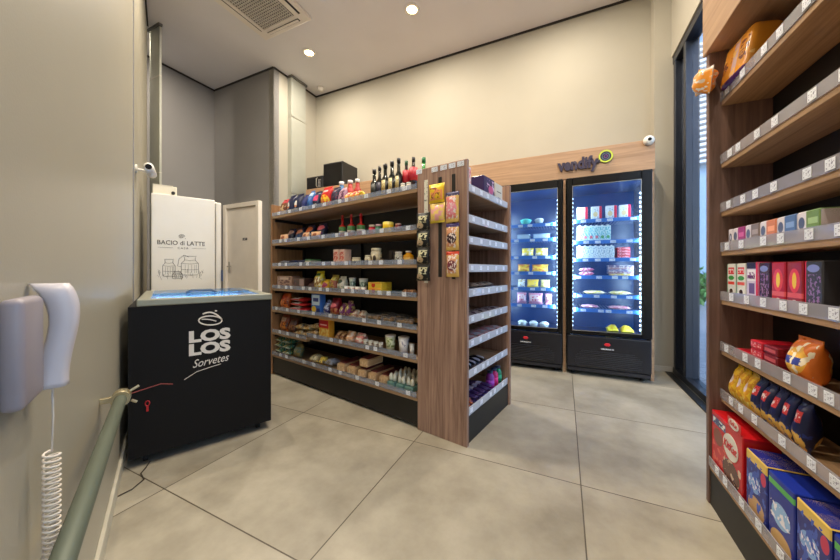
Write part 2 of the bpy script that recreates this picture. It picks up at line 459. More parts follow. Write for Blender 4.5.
# outside
def outside():
    bm_ = bmesh.new()
    p = [ROOM.w(1.2, -6), ROOM.w(1.2, 16), ROOM.w(22, 16), ROOM.w(22, -6)]
    pv = newmat('paving'); m, N, L, P = pv
    g = N.new('ShaderNodeNewGeometry'); br = N.new('ShaderNodeTexBrick'); br.inputs['Scale'].default_value = 1.2
    br.inputs['Color1'].default_value = (*lin((150, 152, 158)), 1); br.inputs['Color2'].default_value = (*lin((166, 168, 174)), 1); br.inputs['Mortar'].default_value = (*lin((108, 110, 116)), 1)
    br.inputs['Mortar Size'].default_value = .01
    L.new(g.outputs['Position'], br.inputs['Vector']); L.new(br.outputs[0], P.inputs['Base Color'])
    o = obj('paving', slab(p, -.10, -.02), m); o['kind'] = 'structure'
    FO = Frame(9.4, 11.0, -42)
    b_ = empty('office_building', FO, 0, 0, 0)
    obj('facade', BX(-6, 6, 0, .5, -.02, 9), plain((150, 178, 208), .4), b_)
    bm_ = bmesh.new()
    for k in range(7): add_box(bm_, -5.6 + k * 1.6, -4.5 + k * 1.6, -.03, 0, 1.0, 4.6)
    obj('window_band', bm_, plain((120, 166, 206), .1), b_)
    bm_ = bmesh.new()
    for k in range(22): add_box(bm_, -6, 6, -.30, 0, 4.75 + k * .19, 4.84 + k * .19)
    obj('louvre', bm_, plain((232, 236, 242), .5), b_)
    tag(b_, 'pale blue office building with white horizontal louvres seen through the window', 'building')
    # hedge of leafy shrubs
    rnd = random.Random(3)
    for k in range(3):
        sx, sy = FO.w(-2.9 + k * 1.5, -1.6, 0)[:2]
        bm_ = bmesh.new()
        for i in range(900):
            th = rnd.uniform(0, 6.283); ph = rnd.uniform(0, 1.0); rr = rnd.uniform(.55, 1)
            c = Vector((math.cos(th) * .75 * rr * math.sin(ph * 2.6 + .25), math.sin(th) * .55 * rr, .12 + ph * 1.1 * rr))
            a = Vector((rnd.uniform(-1, 1), rnd.uniform(-1, 1), rnd.uniform(.1, 1))).normalized() * .15
            s = a.cross(Vector((rnd.uniform(-1, 1), rnd.uniform(-1, 1), 0))).normalized() * .035
            vs_ = [bm_.verts.new(c - a), bm_.verts.new(c + s), bm_.verts.new(c + a), bm_.verts.new(c - s)]
            bm_.faces.new(vs_)
        e2 = bpy.data.objects.new('shrub', None); COL.objects.link(e2); e2.location = (sx, sy, -.02)
        obj('foliage', bm_, plain((76, 128, 62), .5, var=.2, scale=9), e2)
        obj('stem', TU([(0, 0, 0), (.02, 0, .3), (0, .02, .7)], .03), plain((80, 64, 48), .8), e2)
        tag(e2, ['green leafy shrub outside the window, leftmost of three', 'green leafy shrub outside the window, middle of three', 'green leafy shrub outside the window, rightmost of three'][k], 'shrub', 'shrubs outside the window')
outside()

# ------------------------------------------------------------------ ceiling fittings
def downlight(a, b, label):
    e_ = empty('ceiling_downlight', ROOM, a, b, CEIL)
    obj('trim_ring', LA([(.062, -.001), (.062, -.012), (.092, -.008), (.092, -.0005)], 28), M['white'], e_, True)
    obj('lamp_face', LA([(0, -.004), (.061, -.004)], 24), glow((255, 222, 160), 28), e_)
    tag(e_, label, 'downlight', 'ceiling downlights')
    ld = bpy.data.lights.new('downlight_beam', 'AREA'); ld.shape = 'DISK'; ld.size = .085; ld.energy = LAMP_W; ld.color = WARM
    lo = bpy.data.objects.new('downlight_beam', ld); COL.objects.link(lo); lo.parent = e_; lo.location = (0, 0, -.016)
downlight(-3.36, 3.385, 'round warm ceiling downlight in front of the recess, nearer the ceiling camera')
downlight(-1.67, 3.35, 'round warm ceiling downlight near the top edge, right of the air conditioner')
downlight(.02, 3.33, 'round ceiling downlight above the glass door fridges')
downlight(-1.67, 1.66, 'round ceiling downlight above the long shelf gondola front')
downlight(.02, 1.66, 'round ceiling downlight above the narrow end shelves')
downlight(-2.95, 1.72, 'added unseen ceiling downlight above the black chest freezer')  # added out of view to light the freezer front and left wall
downlight(-4.9, 1.9, 'added unseen ceiling downlight brightening the recess behind the left wall')  # added lamp hidden behind the left wall, brightens the recess and its door
downlight(.02, .1, 'round ceiling downlight above the wall shelves, nearest the camera')

def cassette():
    x0, x1, y0, y1 = -3.69, -2.86, 2.08, 2.93
    e_ = empty('ceiling_air_conditioner', ROOM, (x0 + x1) / 2, (y0 + y1) / 2, CEIL)
    h = (x1 - x0) / 2; k = (y1 - y0) / 2
    WHT = plain((214, 208, 198), .45)
    bm_ = bmesh.new(); add_box(bm_, -h, h, -k, k, -.035, -.001, .012)
    obj('face_panel', bm_, WHT, e_)
    bm_ = bmesh.new()
    for s in (-1, 1):
        add_box(bm_, -h + .14, h - .14, s * (k - .075) - .022, s * (k - .075) + .022, -.0365, -.035)
        add_box(bm_, s * (h - .075) - .022, s * (h - .075) + .022, -k + .14, k - .14, -.0365, -.035)
    obj('air_slot', bm_, M['black'], e_)
    bm_ = bmesh.new()
    for s in (-1, 1):
        r = add_box(bm_, -h + .15, h - .15, s * (k - .085) - .012, s * (k - .085) + .018, -.05, -.044, .002)
        add_box(bm_, s * (h - .085) - .018, s * (h - .085) + .012, -k + .15, k - .15, -.05, -.044, .002)
    obj('louvre_flap', bm_, WHT, e_)
    obj('grille_well', BX(-h + .15, h - .15, -k + .15, k - .15, -.038, -.035), M['black'], e_)
    bm_ = bmesh.new(); n = 16
    L_ = 2 * (h - .16)
    for i in range(n + 1):
        q = -h + .16 + L_ * i / n
        add_box(bm_, q - .004, q + .004, -k + .15, k - .15, -.050, -.039)
        q2 = -k + .16 + 2 * (k - .16) * i / n
        add_box(bm_, -h + .15, h - .15, q2 - .004, q2 + .004, -.050, -.039)
    obj('intake_grille', bm_, plain((200, 194, 184), .5), e_)
    tag(e_, 'square white ceiling cassette air conditioner with a grid grille', 'air conditioner')
cassette()

# ------------------------------------------------------------------ items for shelves
THINGS = []
def reg(o, px, label, cat, group):
    THINGS.append((px, o, label)); o['category'] = cat
    if group: o['group'] = group
    return o
_seed = [0]
def sd(): _seed[0] += 1; return _seed[0]
def mk_bag(w_, h, d, mat, name='snack_bag', lean=.12):
    o = obj(name, bag_bm(w_, h, d, lean=lean, seed=sd()), mat, None, True); return o
def mk_flatbag(w_, l, d, mat, name='snack_packet'):
    o = obj(name, lay_flat(bag_bm(w_, l, d, seed=sd()), l, d), mat, None, True); return o
def mk_box(w_, h, d, mat, name='carton'):
    return obj(name, BX(-w_ / 2, w_ / 2, -d / 2, d / 2, 0, h, min(.003, w_ * .05), 1), mat)
def root(name):
    o = bpy.data.objects.new(name, None); COL.objects.link(o); o.empty_display_size = .05; return o
def mk_bottle(w_, h, body, cap, label, name='bottle', neck=.33, neckr=.34, lab=(.12, .5)):
    r = w_ / 2; e_ = root(name); hb = h * (1 - neck)
    obj('bottle_body', LA([(0, 0), (r * .9, 0), (r, h * .02), (r, hb * .82), (r * .92, hb * .9), (r * neckr * 1.25, hb), (r * neckr, hb + h * .05), (r * neckr, h * .9), (0, h * .9)], 18), body, e_, True)
    obj('cap', LA([(0, h * .88), (r * neckr * 1.15, h * .88), (r * neckr * 1.15, h), (0, h)], 14), cap, e_, True)
    obj('bottle_label', LA([(r * 1.012, h * lab[0]), (r * 1.02, h * lab[0]), (r * 1.02, h * lab[1]), (r * 1.012, h * lab[1])], 18), label, e_, True)
    return e_
def mk_jar(w_, h, body, lid, label, name='jar'):
    r = w_ / 2; e_ = root(name)
    obj('jar_body', LA([(0, 0), (r * .92, 0), (r, h * .05), (r, h * .72), (r * .85, h * .8), (0, h * .8)], 18), body, e_, True)
    obj('lid', LA([(0, h * .8), (r * .9, h * .8), (r * .92, h * .98), (r * .85, h), (0, h)], 18), lid, e_, True)
    obj('jar_label', LA([(r * 1.005, h * .15), (r * 1.02, h * .15), (r * 1.02, h * .6), (r * 1.005, h * .6)], 18), label, e_, True)
    return e_
def mk_can(w_, h, body, rim, name='can'):
    r = w_ / 2; e_ = root(name)
    obj('can_body', LA([(0, .0), (r * .93, 0), (r, h * .03), (r, h * .95), (r * .9, h * .985), (0, h * .985)], 20), body, e_, True)
    obj('can_rim', LA([(r * .84, h * .985), (r * .92, h * .985), (r * .92, h), (r * .84, h)], 20), rim, e_, True)
    return e_
def mk_cup(w_, h, body, lid, name='cup'):
    r = w_ / 2; e_ = root(name)
    obj('cup_body', LA([(0, 0), (r * .74, 0), (r * .95, h * .93), (0, h * .93)], 20), body, e_, True)
    obj('cup_lid', LA([(0, h * .93), (r, h * .93), (r, h * .99), (r * .9, h), (0, h)], 20), lid, e_, True)
    return e_
def mk_tray(w_, h, d, fill, name='food_tray'):
    e_ = root(name)
    obj('tray', BX(-w_ / 2, w_ / 2, -d / 2, d / 2, 0, h * .35, .003, 1), M['black'], e_)
    bm_ = bmesh.new(); n = max(2, int(w_ / .035))
    for i in range(n):
        for j in range(3):
            x = -w_ / 2 + w_ * (i + .5) / n; y = -d / 2 + d * (j + .5) / 3
            add_lathe(bm_, [(0, h * .35), (w_ / n * .45, h * .4), (w_ / n * .42, h * .6), (0, h * .72)], 8, (x, y, 0))
    obj('biscuit', bm_, fill, e_)['kind'] = 'stuff'
    obj('tray_cover', BX(-w_ / 2 + .002, w_ / 2 - .002, -d / 2 + .002, d / 2 - .002, h * .36, h, .006, 1), M['film'], e_)
    return e_
def mk_carton(w_, h, d, mat, capmat, name='drink_carton'):
    e_ = root(name); obj('carton_body', BX(-w_ / 2, w_ / 2, -d / 2, d / 2, 0, h, .002, 1), mat, e_)
    obj('cap', LA([(0, 0), (w_ * .2, 0), (w_ * .2, .012), (0, .012)], 10), capmat, e_).location = (0, -d * .2, h)
    return e_
def mk_bowl(w_, h, mat, lid, name='bowl'):
    r = w_ / 2; e_ = root(name)
    obj('bowl_body', LA([(0, 0), (r * .55, 0), (r * .9, h * .5), (r, h * .7), (0, h * .7)], 20), mat, e_, True)
    obj('lid', LA([(0, h * 1.0), (r * .5, h * .97), (r * .95, h * .8), (r * 1.02, h * .7), (0, h * .7)], 20), lid, e_, True)
    return e_
def span(fr, p0, p1, ly):
    a, ya = fr.at(p0, ly); b, yb = fr.at(p1, ly)
    return (a + b) / 2, abs(b - a), (ya + yb) / 2

# palette of packagings
NAVY = (24, 30, 66); WHT = (236, 234, 228); RED = (196, 30, 34); YEL = (236, 196, 46); ORG = (222, 120, 40); BRN = (110, 62, 34)
GRN = (40, 120, 62); PNK = (226, 120, 150); BEI = (208, 180, 140); PUR = (72, 42, 104); TEA = (60, 150, 150); GOLD = (196, 150, 66); BLK = (22, 20, 22); BLU = (48, 90, 180); MAR = (112, 24, 40); CRM = (236, 220, 186)
def P_logo(base, logo, splash, dark=(20, 20, 30)):
    return pack(base, (('d', .5, .68, .36, .16, logo), ('n', 9, 12, .55, .22, .8, .58, .78, dark), ('d', .5, .3, .4, .22, splash), ('n', 7, 9, .55, .1, .9, .1, .5, base)))
def P_band(base, b1, b2, dark=(30, 26, 30)):
    return pack(base, (('r', .06, .94, .56, .86, b1), ('n', 10, 22, .54, .14, .86, .62, .8, dark), ('r', .0, 1., .14, .34, b2), ('n', 8, 10, .6, .1, .9, .14, .5, dark)))
def P_food(base, food, food2, lab):
    return pack(base, (('n', 6, 7, .44, .06, .94, .06, .6, food), ('n', 9, 9, .56, .06, .94, .06, .6, food2), ('r', .2, .8, .64, .84, lab), ('n', 10, 26, .54, .24, .76, .68, .8, base)))
def P_flat(base, b1, dark):
    return pack(base, (('r', .12, .88, .18, .82, b1), ('n', 8, 10, .55, .16, .84, .2, .8, dark)), flat=True)

# ------------------------------------------------------------------ long gondola
GL0, GL1 = -2.29, -.385            # face of the long unit along the gondola's x
GH = 1.79
ZS = [1.64, 1.355, 1.115, .885, .66, .435, .19]    # undersides of the shelf boards
BT = .028
def price_tags(parent, fr_len0, fr_len1, y, z, n, rnd, mat=None, w_=.038, h=.03):
    t0 = obj('price_tag', BX(-w_ / 2, w_ / 2, -.0012, 0, 0, h), M['tag'], parent)
    for i in range(n):
        t = t0 if i == 0 else t0.copy()
        if i: COL.objects.link(t); t.parent = parent
        x = fr_len0 + (fr_len1 - fr_len0) * (i + .5 + rnd.uniform(-.3, .3)) / n
        t.location = (x, y, z)
def gondola():
    e_ = empty('shelf_gondola', GON, (GL0 + GL1) / 2, 0, 0)
    c = (GL0 + GL1) / 2; hx = (GL1 - GL0) / 2
    obj('end_panel', BX(-hx - .028, -hx, 0, .78, 0, GH, .002, 1), M['panel_warm'], e_)
    obj('back_panel', BX(-hx, hx, .385, .395, .03, 1.63), M['black'], e_)
    for x in (-hx + .012, .0, hx - .02): obj('upright', BX(x - .012, x + .012, .36, .3845, .03, 1.63), M['black'], e_)
    obj('plinth', BX(-hx, hx, .012, .76, .02, .185), M['black'], e_)
    for x in (-hx + .1, 0, hx - .1):
        for y in (.08, .70): obj('foot', add_lathe(bmesh.new(), [(0, 0), (.025, 0), (.025, .02), (0, .02)], 10, (x, y, 0)), M['rubber'], e_)
    rnd = random.Random(5)
    for k, z in enumerate(ZS):
        parts = [(-hx, hx, z)] if k != 5 else [(-hx, -.34, z - .012), (-.335, hx, z + .018)]
        for (x0, x1, zz) in parts:
            s = obj('shelf', BX(x0 + .001, x1 - .001, .004, .384 if k else .76, zz, zz + BT, .0015, 1), M['board'], e_)
            r = obj('price_rail', BX(x0 + .004, x1 - .004, -.0005, .0025, zz + .024, zz + .060), M['rail'], s)
            price_tags(s, x0 + .03, x1 - .03, -.001, zz + .027, int((x1 - x0) * (5.5 if k < 4 else 5)) + (3 if k == 3 else 0), rnd)
            for x in (x0 + .01, x1 - .01):
                obj('bracket', BX(x - .003, x + .003, .03, .359, zz - .03, zz - .0005), M['black'], s)
    for k, z in enumerate(ZS[1:-1]):
        obj('rear_shelf', BX(-hx + .001, hx - .001, .396, .76, z, z + BT), M['board'], e_)
    tag(e_, 'long wood and black shelf gondola stocked with groceries in the middle of the shop', 'shelving')
gondola()

# narrow end unit
CT = [1.600, 1.405, 1.267, 1.087, .927, .755, .60, .408, .17]
def endcap():
    e_ = empty('shelf_endcap', GON, -.19, 0, 0)      # x -.19..+.19, y 0..0.78
    obj('side_panel', BX(-.19, .19, -.0, .028, 0, GH, .002, 1), M['panel'], e_)
    obj('side_panel', BX(-.19, .19, .75, .778, 0, GH, .002, 1), M['panel'], e_)
    obj('back_panel', BX(-.186, -.176, .029, .749, .02, 1.60), M['panel_warm'], e_)
    obj('plinth', BX(-.17, .176, .03, .748, .0, .168), M['black'], e_)
    rnd = random.Random(9)
    for k, z in enumerate(CT):
        s = obj('shelf', BX(-.172, .168, .030, .748, z, z + .02, .001, 1), M['board'], e_)
        tilt = 0.0
        r = obj('price_rail', BX(.169, .1735, .031, .747, z + (.0 if k else .004), z + .052, .001, 1), M['rail_w'], s)
        t0 = obj('price_tag', BX(.174, .1752, -.02, .02, 0, .03), M['tag'], s)
        n = 5
        for i in range(n):
            t = t0 if i == 0 else t0.copy()
            if i: COL.objects.link(t); t.parent = s
            t.location = (0, .08 + .63 * (i + rnd.uniform(.1, .6)) / n, z + .012)
    # row of price tags along the top of the panel facing the long shelves
    for i, px in enumerate((419, 434.5, 443.5, 452, 460.5)):
        lx, Y = GON.at(px, -.002)
        t = obj('panel_tag', BX(-.024, .024, -.002, 0, 0, .032), M['tag'], e_)
        t.location = (lx + .19, -.0005, zat(174 if i == 0 else 172 - (px - 434) * .22, Y))
    tag(e_, 'narrow wooden end shelf unit with clear price rails facing the fridges', 'shelving')
endcap()

SH = ['top', 'second', 'third', 'fourth', 'fifth', 'sixth', 'bottom']
def gz(k, lx=0):
    z = ZS[k] + BT + .001
    if k == 5: z += (-.012 if lx < (GL0 + GL1) / 2 - .337 else .018)
    return z
def G(k, p0, p1, hpx, maker, core, cat, group, ly=.03, d=.10, back=0.0, dz=0.0, **kw):
    """an item on shelf k of the long gondola between sight columns p0 and p1, hpx tall"""
    lx, w_, Y = span(GON, p0, p1, ly)
    h = hpx * Y / F; w_ *= .93
    o = maker(w_, h, d, **kw)
    setp(o, GON, lx, ly + d / 2 + back, gz(k, lx) + dz, random.uniform(-.03, .03))
    reg(o, p0, core + " on the long gondola's " + SH[k] + ' shelf', cat, group)
    return o
def bagm(mat, name='snack_bag', lean=.12): return lambda w_, h, d: mk_bag(w_, h, d, mat, name, lean)
def boxm(mat, name='carton'): return lambda w_, h, d: mk_box(w_, h, d, mat, name)
def flatm(mat, name='snack_packet'): return lambda w_, h, d: mk_flatbag(w_, d, h, mat, name)

gr = 'snack bags on the top shelf'
G(0, 277.5, 283.5, 17, bagm(pack(BRN, (('r', 0, 1, .75, 1, (190, 60, 70)), ('n', 6, 6, .5, .1, .9, 0, .6, BEI)))), 'brown and red coffee bag', 'snack bag', gr)
for a, b in ((284, 290.5), (291.5, 298)):
    G(0, a, b, 20, bagm(pack(NAVY, (('d', .45, .45, .22, .17, WHT), ('r', .3, .62, .3, .38, ORG)))), 'navy bag with a white spot', 'snack bag', gr)
G(0, 299, 303.5, 18, bagm(pack((40, 50, 110), (('r', 0, 1, 0, .3, (170, 180, 210)),))), 'slim blue bag', 'snack bag', gr)
G(0, 304.5, 309, 21, bagm(pack((60, 110, 180), (('r', .1, .9, .7, .9, (170, 200, 230)),))), 'light blue upright bag', 'snack bag', gr)
G(0, 309.5, 316.5, 19, bagm(pack(NAVY, (('r', .05, .8, .45, .75, (226, 70, 120)), ('r', .1, .8, .18, .28, WHT)))), 'navy bag with a pink label', 'snack bag', gr)
G(0, 317, 327, 22, bagm(pack((206, 26, 26), (('d', .5, .34, .42, .26, YEL), ('n', 7, 8, .52, .15, .85, .08, .55, (214, 60, 40)), ('r', .25, .75, .72, .82, (240, 190, 190))))), 'red crisp bag with a yellow picture', 'snack bag', gr)
G(0, 327.5, 335, 20, bagm(pack((30, 30, 62), (('n', 5, 7, .6, .1, .9, .2, .8, (150, 40, 70)),))), 'dark navy bag beside the red crisps', 'snack bag', gr)
G(0, 335.5, 341, 18, bagm(pack((190, 150, 170), (('n', 6, 8, .5, .1, .9, .1, .9, (90, 40, 70)),))), 'pale pink printed bag', 'snack bag', gr)
gr = 'sauce bottles on the top shelf'
for (a, b, body, cap, nm) in ((335.6, 341.2, (60, 130, 190), (240, 240, 238), 'blue squeeze bottle with a white cap'), (344, 350, (190, 40, 36), (238, 228, 226), 'red squeeze bottle with a white cap'), (351.5, 357, (176, 36, 34), (236, 236, 232), 'dark red squeeze bottle with a white cap')):
    lx, w_, Y = span(GON, a, b, .20)
    o = mk_bottle(w_, 29 * Y / F, plain(body, .35), plain(cap, .4), plain(tuple(int(c * .7 + 60) for c in body), .4), 'squeeze_bottle', .3, .5)
    setp(o, GON, lx, .24, gz(0)); reg(o, a, nm + " on the long gondola's top shelf", 'bottle', gr)
for a, b in ((342, 347), (347.3, 352), (352.3, 357)):
    G(0, a, b, 12, bagm(pack((206, 110, 40), (('n', 7, 7, .48, 0, 1, 0, 1, (240, 190, 90)), ('r', .1, .9, .7, .9, (170, 40, 30)))), 'snack_packet'), 'small orange packet', 'snack packet', 'orange packets on the top shelf')
lx, w_, Y = span(GON, 358, 363.5, .06)
o = obj('ring_toy', TU([(.5 * w_ * math.cos(t / 20 * 6.283), 0, w_ * .5 + .5 * w_ * math.sin(t / 20 * 6.283)) for t in range(20)], .009, 8, True), plain((226, 206, 40), .35), None, True)
setp(o, GON, lx, .07, gz(0) + .009); reg(o, 358, "small yellow ring on the long gondola's top shelf", 'ring', None)
# wine bottles and soft drinks
GB = plain((14, 16, 12), .12)
gr = 'wine bottles on the top shelf'
WL = pack((16, 16, 14), (('r', .18, .80, 0, 1, (206, 186, 130)), ('n', 8, 12, .52, .22, .76, .1, .9, (110, 100, 50))))
for (a, b, hp, lab, nm) in ((368.2, 373.6, 32, plain((30, 34, 28), .4), 'dark wine bottle with a black label'), (373.9, 378.6, 34, plain((40, 38, 60), .4), 'dark wine bottle with a navy label'),
                            (379, 384.9, 35.5, WL, 'dark wine bottle with a cream label'), (385.8, 391.7, 37, WL, 'dark wine bottle with a cream label'), (392.6, 398.2, 39, WL, 'dark wine bottle with a cream label')):
    lx, w_, Y = span(GON, a, b, .09)
    o = mk_bottle(w_, hp * Y / F, GB, plain((20, 18, 22), .3), lab, 'wine_bottle', .36, .46, (.14, .52))
    setp(o, GON, lx, .13, gz(0)); reg(o, a, nm + " on the long gondola's top shelf", 'bottle', gr)
for (a, b, hp, cap, nm) in ((400, 406.3, 36.5, (30, 90, 50), 'cola bottle with a red label and green cap'), (407, 413.6, 39, (24, 20, 22), 'cola bottle with a red label and black cap')):
    lx, w_, Y = span(GON, a, b, .13)
    o = mk_bottle(w_, hp * Y / F, plain((40, 12, 10), .12), plain(cap, .4), plain((190, 34, 50), .4), 'soda_bottle', .26, .36, (.38, .72))
    setp(o, GON, lx, .17, gz(0)); reg(o, a, nm + " on the long gondola's top shelf", 'bottle', 'soda bottles on the top shelf')
for a, b in ((399.2, 403.4), (404.8, 409)):
    G(0, a, b, 10, lambda w_, h, d: mk_jar(w_, h, M['cream'], M['white'], plain((225, 215, 190), .5)), 'small white jar before the cola bottles', 'jar', 'white jars on the top shelf', d=.04, ly=.05)
lx, w_, Y = span(GON, 415.5, 423.5, .30)
PG = plain((60, 150, 70), .15)
o = mk_bottle(w_, 44 * Y / F, PG, plain((20, 110, 50), .4), plain((150, 190, 90), .4), 'soda_bottle', .34, .36, (.2, .5))
setp(o, GON, lx, .36, gz(0)); reg(o, 415, 'green plastic soda bottle behind the corner of the wooden side panel', 'bottle', 'soda bottles on the top shelf')

# second shelf
gr = 'pasta and biscuit bags on the second shelf'
for i, (a, b, hp, lg, sp_) in enumerate(((279, 286.5, 15, (190, 150, 140), (40, 50, 90)), (287.5, 295.5, 15, (206, 130, 96), (50, 90, 140)), (297.5, 305.5, 17, (214, 110, 60), (200, 210, 230)), (308.5, 317, 18, (232, 110, 130), (120, 40, 110)))):
    G(1, a, b, hp, bagm(pack((26, 28, 56), (('d', .5, .72, .4, .16, lg), ('d', .5, .4, .36, .12, sp_), ('n', 8, 8, .56, .1, .9, .05, .5, (60, 60, 100))))),
      ['navy bag with a faded pink logo', 'navy bag with a salmon logo', 'navy bag with an orange logo', 'navy bag with a bright pink logo'][i], 'snack bag', gr, back=.05)
for a, b in ((278, 286.5), (300.5, 307.5), (309, 319)):
    G(1, a, b, 8, bagm(pack((226, 180, 140), (('d', .5, .6, .2, .2, (140, 70, 40)),)), 'biscuit_packet', .05), 'small peach biscuit packet', 'biscuit packet', 'peach packets on the second shelf', d=.04, ly=.012)
lx, w_, Y = span(GON, 324, 335, .06)
o = mk_bowl(w_, .06, M['dark'], plain((60, 62, 66), .3)); setp(o, GON, lx, .13, gz(1)); reg(o, 324, "dark lidded bowl on the long gondola's second shelf", 'bowl', None)
for a, b in ((336.6, 341.2), (345, 350.5), (354.5, 360.2)):
    lx, w_, Y = span(GON, a, b, .06)
    o = mk_bottle(w_, 23 * Y / F, plain((176, 24, 24), .2), plain((170, 30, 30), .4), pack((70, 130, 70), (('r', 0, 1, 0, .35, WHT),)), 'sauce_bottle', .42, .3, (.2, .48))
    setp(o, GON, lx, .10, gz(1)); reg(o, a, "tall red sauce bottle on the long gondola's second shelf", 'bottle', 'red sauce bottles')
for (a, b, hp, body, lid, nm) in ((366.8, 372, 9.5, (176, 24, 52), (226, 214, 190), 'red jar with a cream lid'), (373.4, 378.6, 9.5, (50, 110, 80), (226, 180, 190), 'green jar with a pale lid'), (393, 398.6, 8.5, (120, 30, 34), (190, 150, 140), 'small dark red jar')):
    G(1, a, b, hp, lambda w_, h, d, B=body, L_=lid: mk_jar(w_, h, plain(B, .25), plain(L_, .4), plain(tuple(min(255, int(c * 1.2)) for c in B), .4)), nm, 'jar', 'jars on the second shelf', d=.06)
G(1, 381.2, 390, 11, lambda w_, h, d: mk_can(w_, h, pack((240, 200, 30), (('r', 0, 1, .75, 1, (246, 226, 110)),)), M['steel']), 'wide yellow can', 'can', None, d=.06)
for a, b in ((400, 405), (406, 411)):
    G(1, a, b, 5, flatm(pack((40, 20, 28), (('n', 6, 6, .5, 0, 1, 0, 1, (110, 30, 40)),), True)), 'flat dark packet right of the jars', 'snack packet', 'dark packets on the second shelf')

# third shelf
gr = 'flat packets on the third shelf'
for i, (a, b) in enumerate(((277.5, 284), (286, 294), (295.5, 303.5))):
    for j in range(2):
        G(2, a, b, 2.6, flatm(P_flat((60, 70, 120) if i else (180, 178, 186), (90, 110, 170) if i else (220, 220, 222), (40, 40, 80))),
          ('upper ' if j else 'lower ') + ('blue' if i else 'pale') + ' flat packet', 'snack packet', gr, d=.16, dz=j * .028)
for j in range(4):
    G(2, 304.5, 310.5, 1.4, boxm((plain((206, 208, 190), .4), plain((70, 120, 70), .4))[j % 2], 'carton'), ['bottom', 'second lowest', 'second highest', 'topmost'][j] + ' thin carton of the stack', 'carton', 'stack of thin cartons', d=.12, dz=j * .0155)
for a, b in ((311.5, 317.5), (318.5, 324), (325, 331.5)):
    G(2, a, b, 3, flatm(P_flat((110, 70, 130), (150, 110, 160), (240, 230, 240))), 'purple flat packet', 'snack packet', gr, d=.14)
for a, b in ((333, 338.3), (339, 344.5)):
    G(2, a, b, 15.5, boxm(pack((232, 196, 176), (('n', 7, 6, .48, .05, .95, .2, .85, (196, 60, 40)), ('r', 0, 1, 0, .14, WHT))), 'biscuit_box'), 'white box with red print', 'box', 'red printed boxes on the third shelf', d=.08)
CRJ = plain((226, 216, 186), .35)
for (a, b, hp, nm) in ((349.5, 356, 7.5, 'squat cream jar'), (362, 368, 9.5, 'short cream jar'), (368.4, 377, 16.5, 'tall cream jar with a dark picture')):
    G(2, a, b, hp, lambda w_, h, d: mk_jar(w_, h, CRJ, CRJ, pack((214, 200, 160), (('d', .3, .5, .14, .4, (60, 50, 40)), ('d', .7, .5, .14, .4, (60, 50, 40)))), 'jar'), nm, 'jar', 'cream jars on the third shelf', d=.08)
G(2, 378, 381.2, 7, lambda w_, h, d: mk_jar(w_, h, plain((120, 100, 76), .3), M['dark'], CRJ, 'spice_jar'), 'slim brown spice jar', 'jar', None, d=.05)
for a, b in ((381.8, 385), (385.5, 388.7), (389.2, 392)):
    G(2, a, b, 14, boxm(plain((56, 46, 44), .4), 'chocolate_box'), 'slim dark upright box', 'box', 'slim dark boxes on the third shelf', d=.10, back=.08)
G(2, 392.4, 399, 12.5, lambda w_, h, d: mk_jar(w_, h, plain((206, 204, 190), .3), M['white'], pack((230, 228, 214), (('n', 14, 5, .5, 0, 1, 0, 1, (20, 20, 20)),)), 'jar'), 'white jar with a black pattern', 'jar', None, d=.07)
lx, w_, Y = span(GON, 400.5, 409, .04)
o = mk_bottle(w_, 13.2 * Y / F, plain((222, 156, 30), .15), M['white'], pack((232, 184, 80), (('d', .25, .5, .12, .4, (140, 80, 20)),)), 'honey_bottle', .24, .5, (.1, .5))
setp(o, GON, lx, .085, gz(2)); reg(o, 400, "amber honey bottle with a white cap on the long gondola's third shelf", 'bottle', None)

# fourth shelf
G(3, 277, 291.5, 12, boxm(pack((176, 140, 120), (('n', 5, 6, .5, .05, .95, .05, .95, (110, 70, 60)), ('r', .2, .8, .7, .9, (206, 180, 160)))), 'biscuit_box'), 'wide dusty pink box', 'box', None)
G(3, 293, 305, 11, boxm(pack((70, 46, 40), (('r', .55, .95, .3, .9, (170, 140, 130)), ('n', 5, 6, .55, .0, .5, .1, .9, (110, 60, 50)))), 'biscuit_box'), 'dark brown box with a beige panel', 'box', None)
G(3, 306, 311.5, 8, bagm(pack((70, 40, 40), ())), 'small maroon bag', 'snack bag', None)
YB = pack((226, 200, 40), (('d', .5, .45, .4, .2, (150, 110, 40)), ('n', 6, 7, .55, .05, .95, .05, .7, (240, 236, 200)), ('r', .2, .8, .75, .88, (70, 110, 50))))
gr = 'yellow snack bags on the fourth shelf'
G(3, 310.5, 318.5, 19, bagm(YB), 'tall yellow crisp bag', 'snack bag', gr)
G(3, 319, 325.5, 11, bagm(pack((230, 180, 40), (('d', .5, .5, .4, .25, (170, 60, 90)), ('r', 0, 1, 0, .2, (240, 220, 60))))), 'yellow bag with a red spot', 'snack bag', gr)
G(3, 326.5, 333.5, 16, bagm(pack((170, 150, 60), (('n', 6, 6, .48, 0, 1, 0, .8, (150, 80, 50)), ('r', .2, .8, .7, .85, (230, 220, 120))))), 'olive and brown bag', 'snack bag', gr)
G(3, 334.2, 341, 15, bagm(pack((214, 210, 190), (('d', .5, .65, .3, .14, (60, 80, 60)), ('n', 6, 6, .55, 0, 1, 0, .5, (120, 150, 130))))), 'pale bag with a green spot', 'snack bag', None)
for a, b, hp in ((342.3, 347.6, 14), (352.5, 359.4, 14)):
    G(3, a, b, hp, lambda w_, h, d: mk_cup(w_, h, pack((220, 230, 220), (('n', 8, 6, .5, 0, 1, .2, .8, (110, 140, 120)),)), M['white'], 'noodle_cup'), 'tall white noodle cup', 'cup', 'noodle cups on the fourth shelf', d=.07, back=.05)
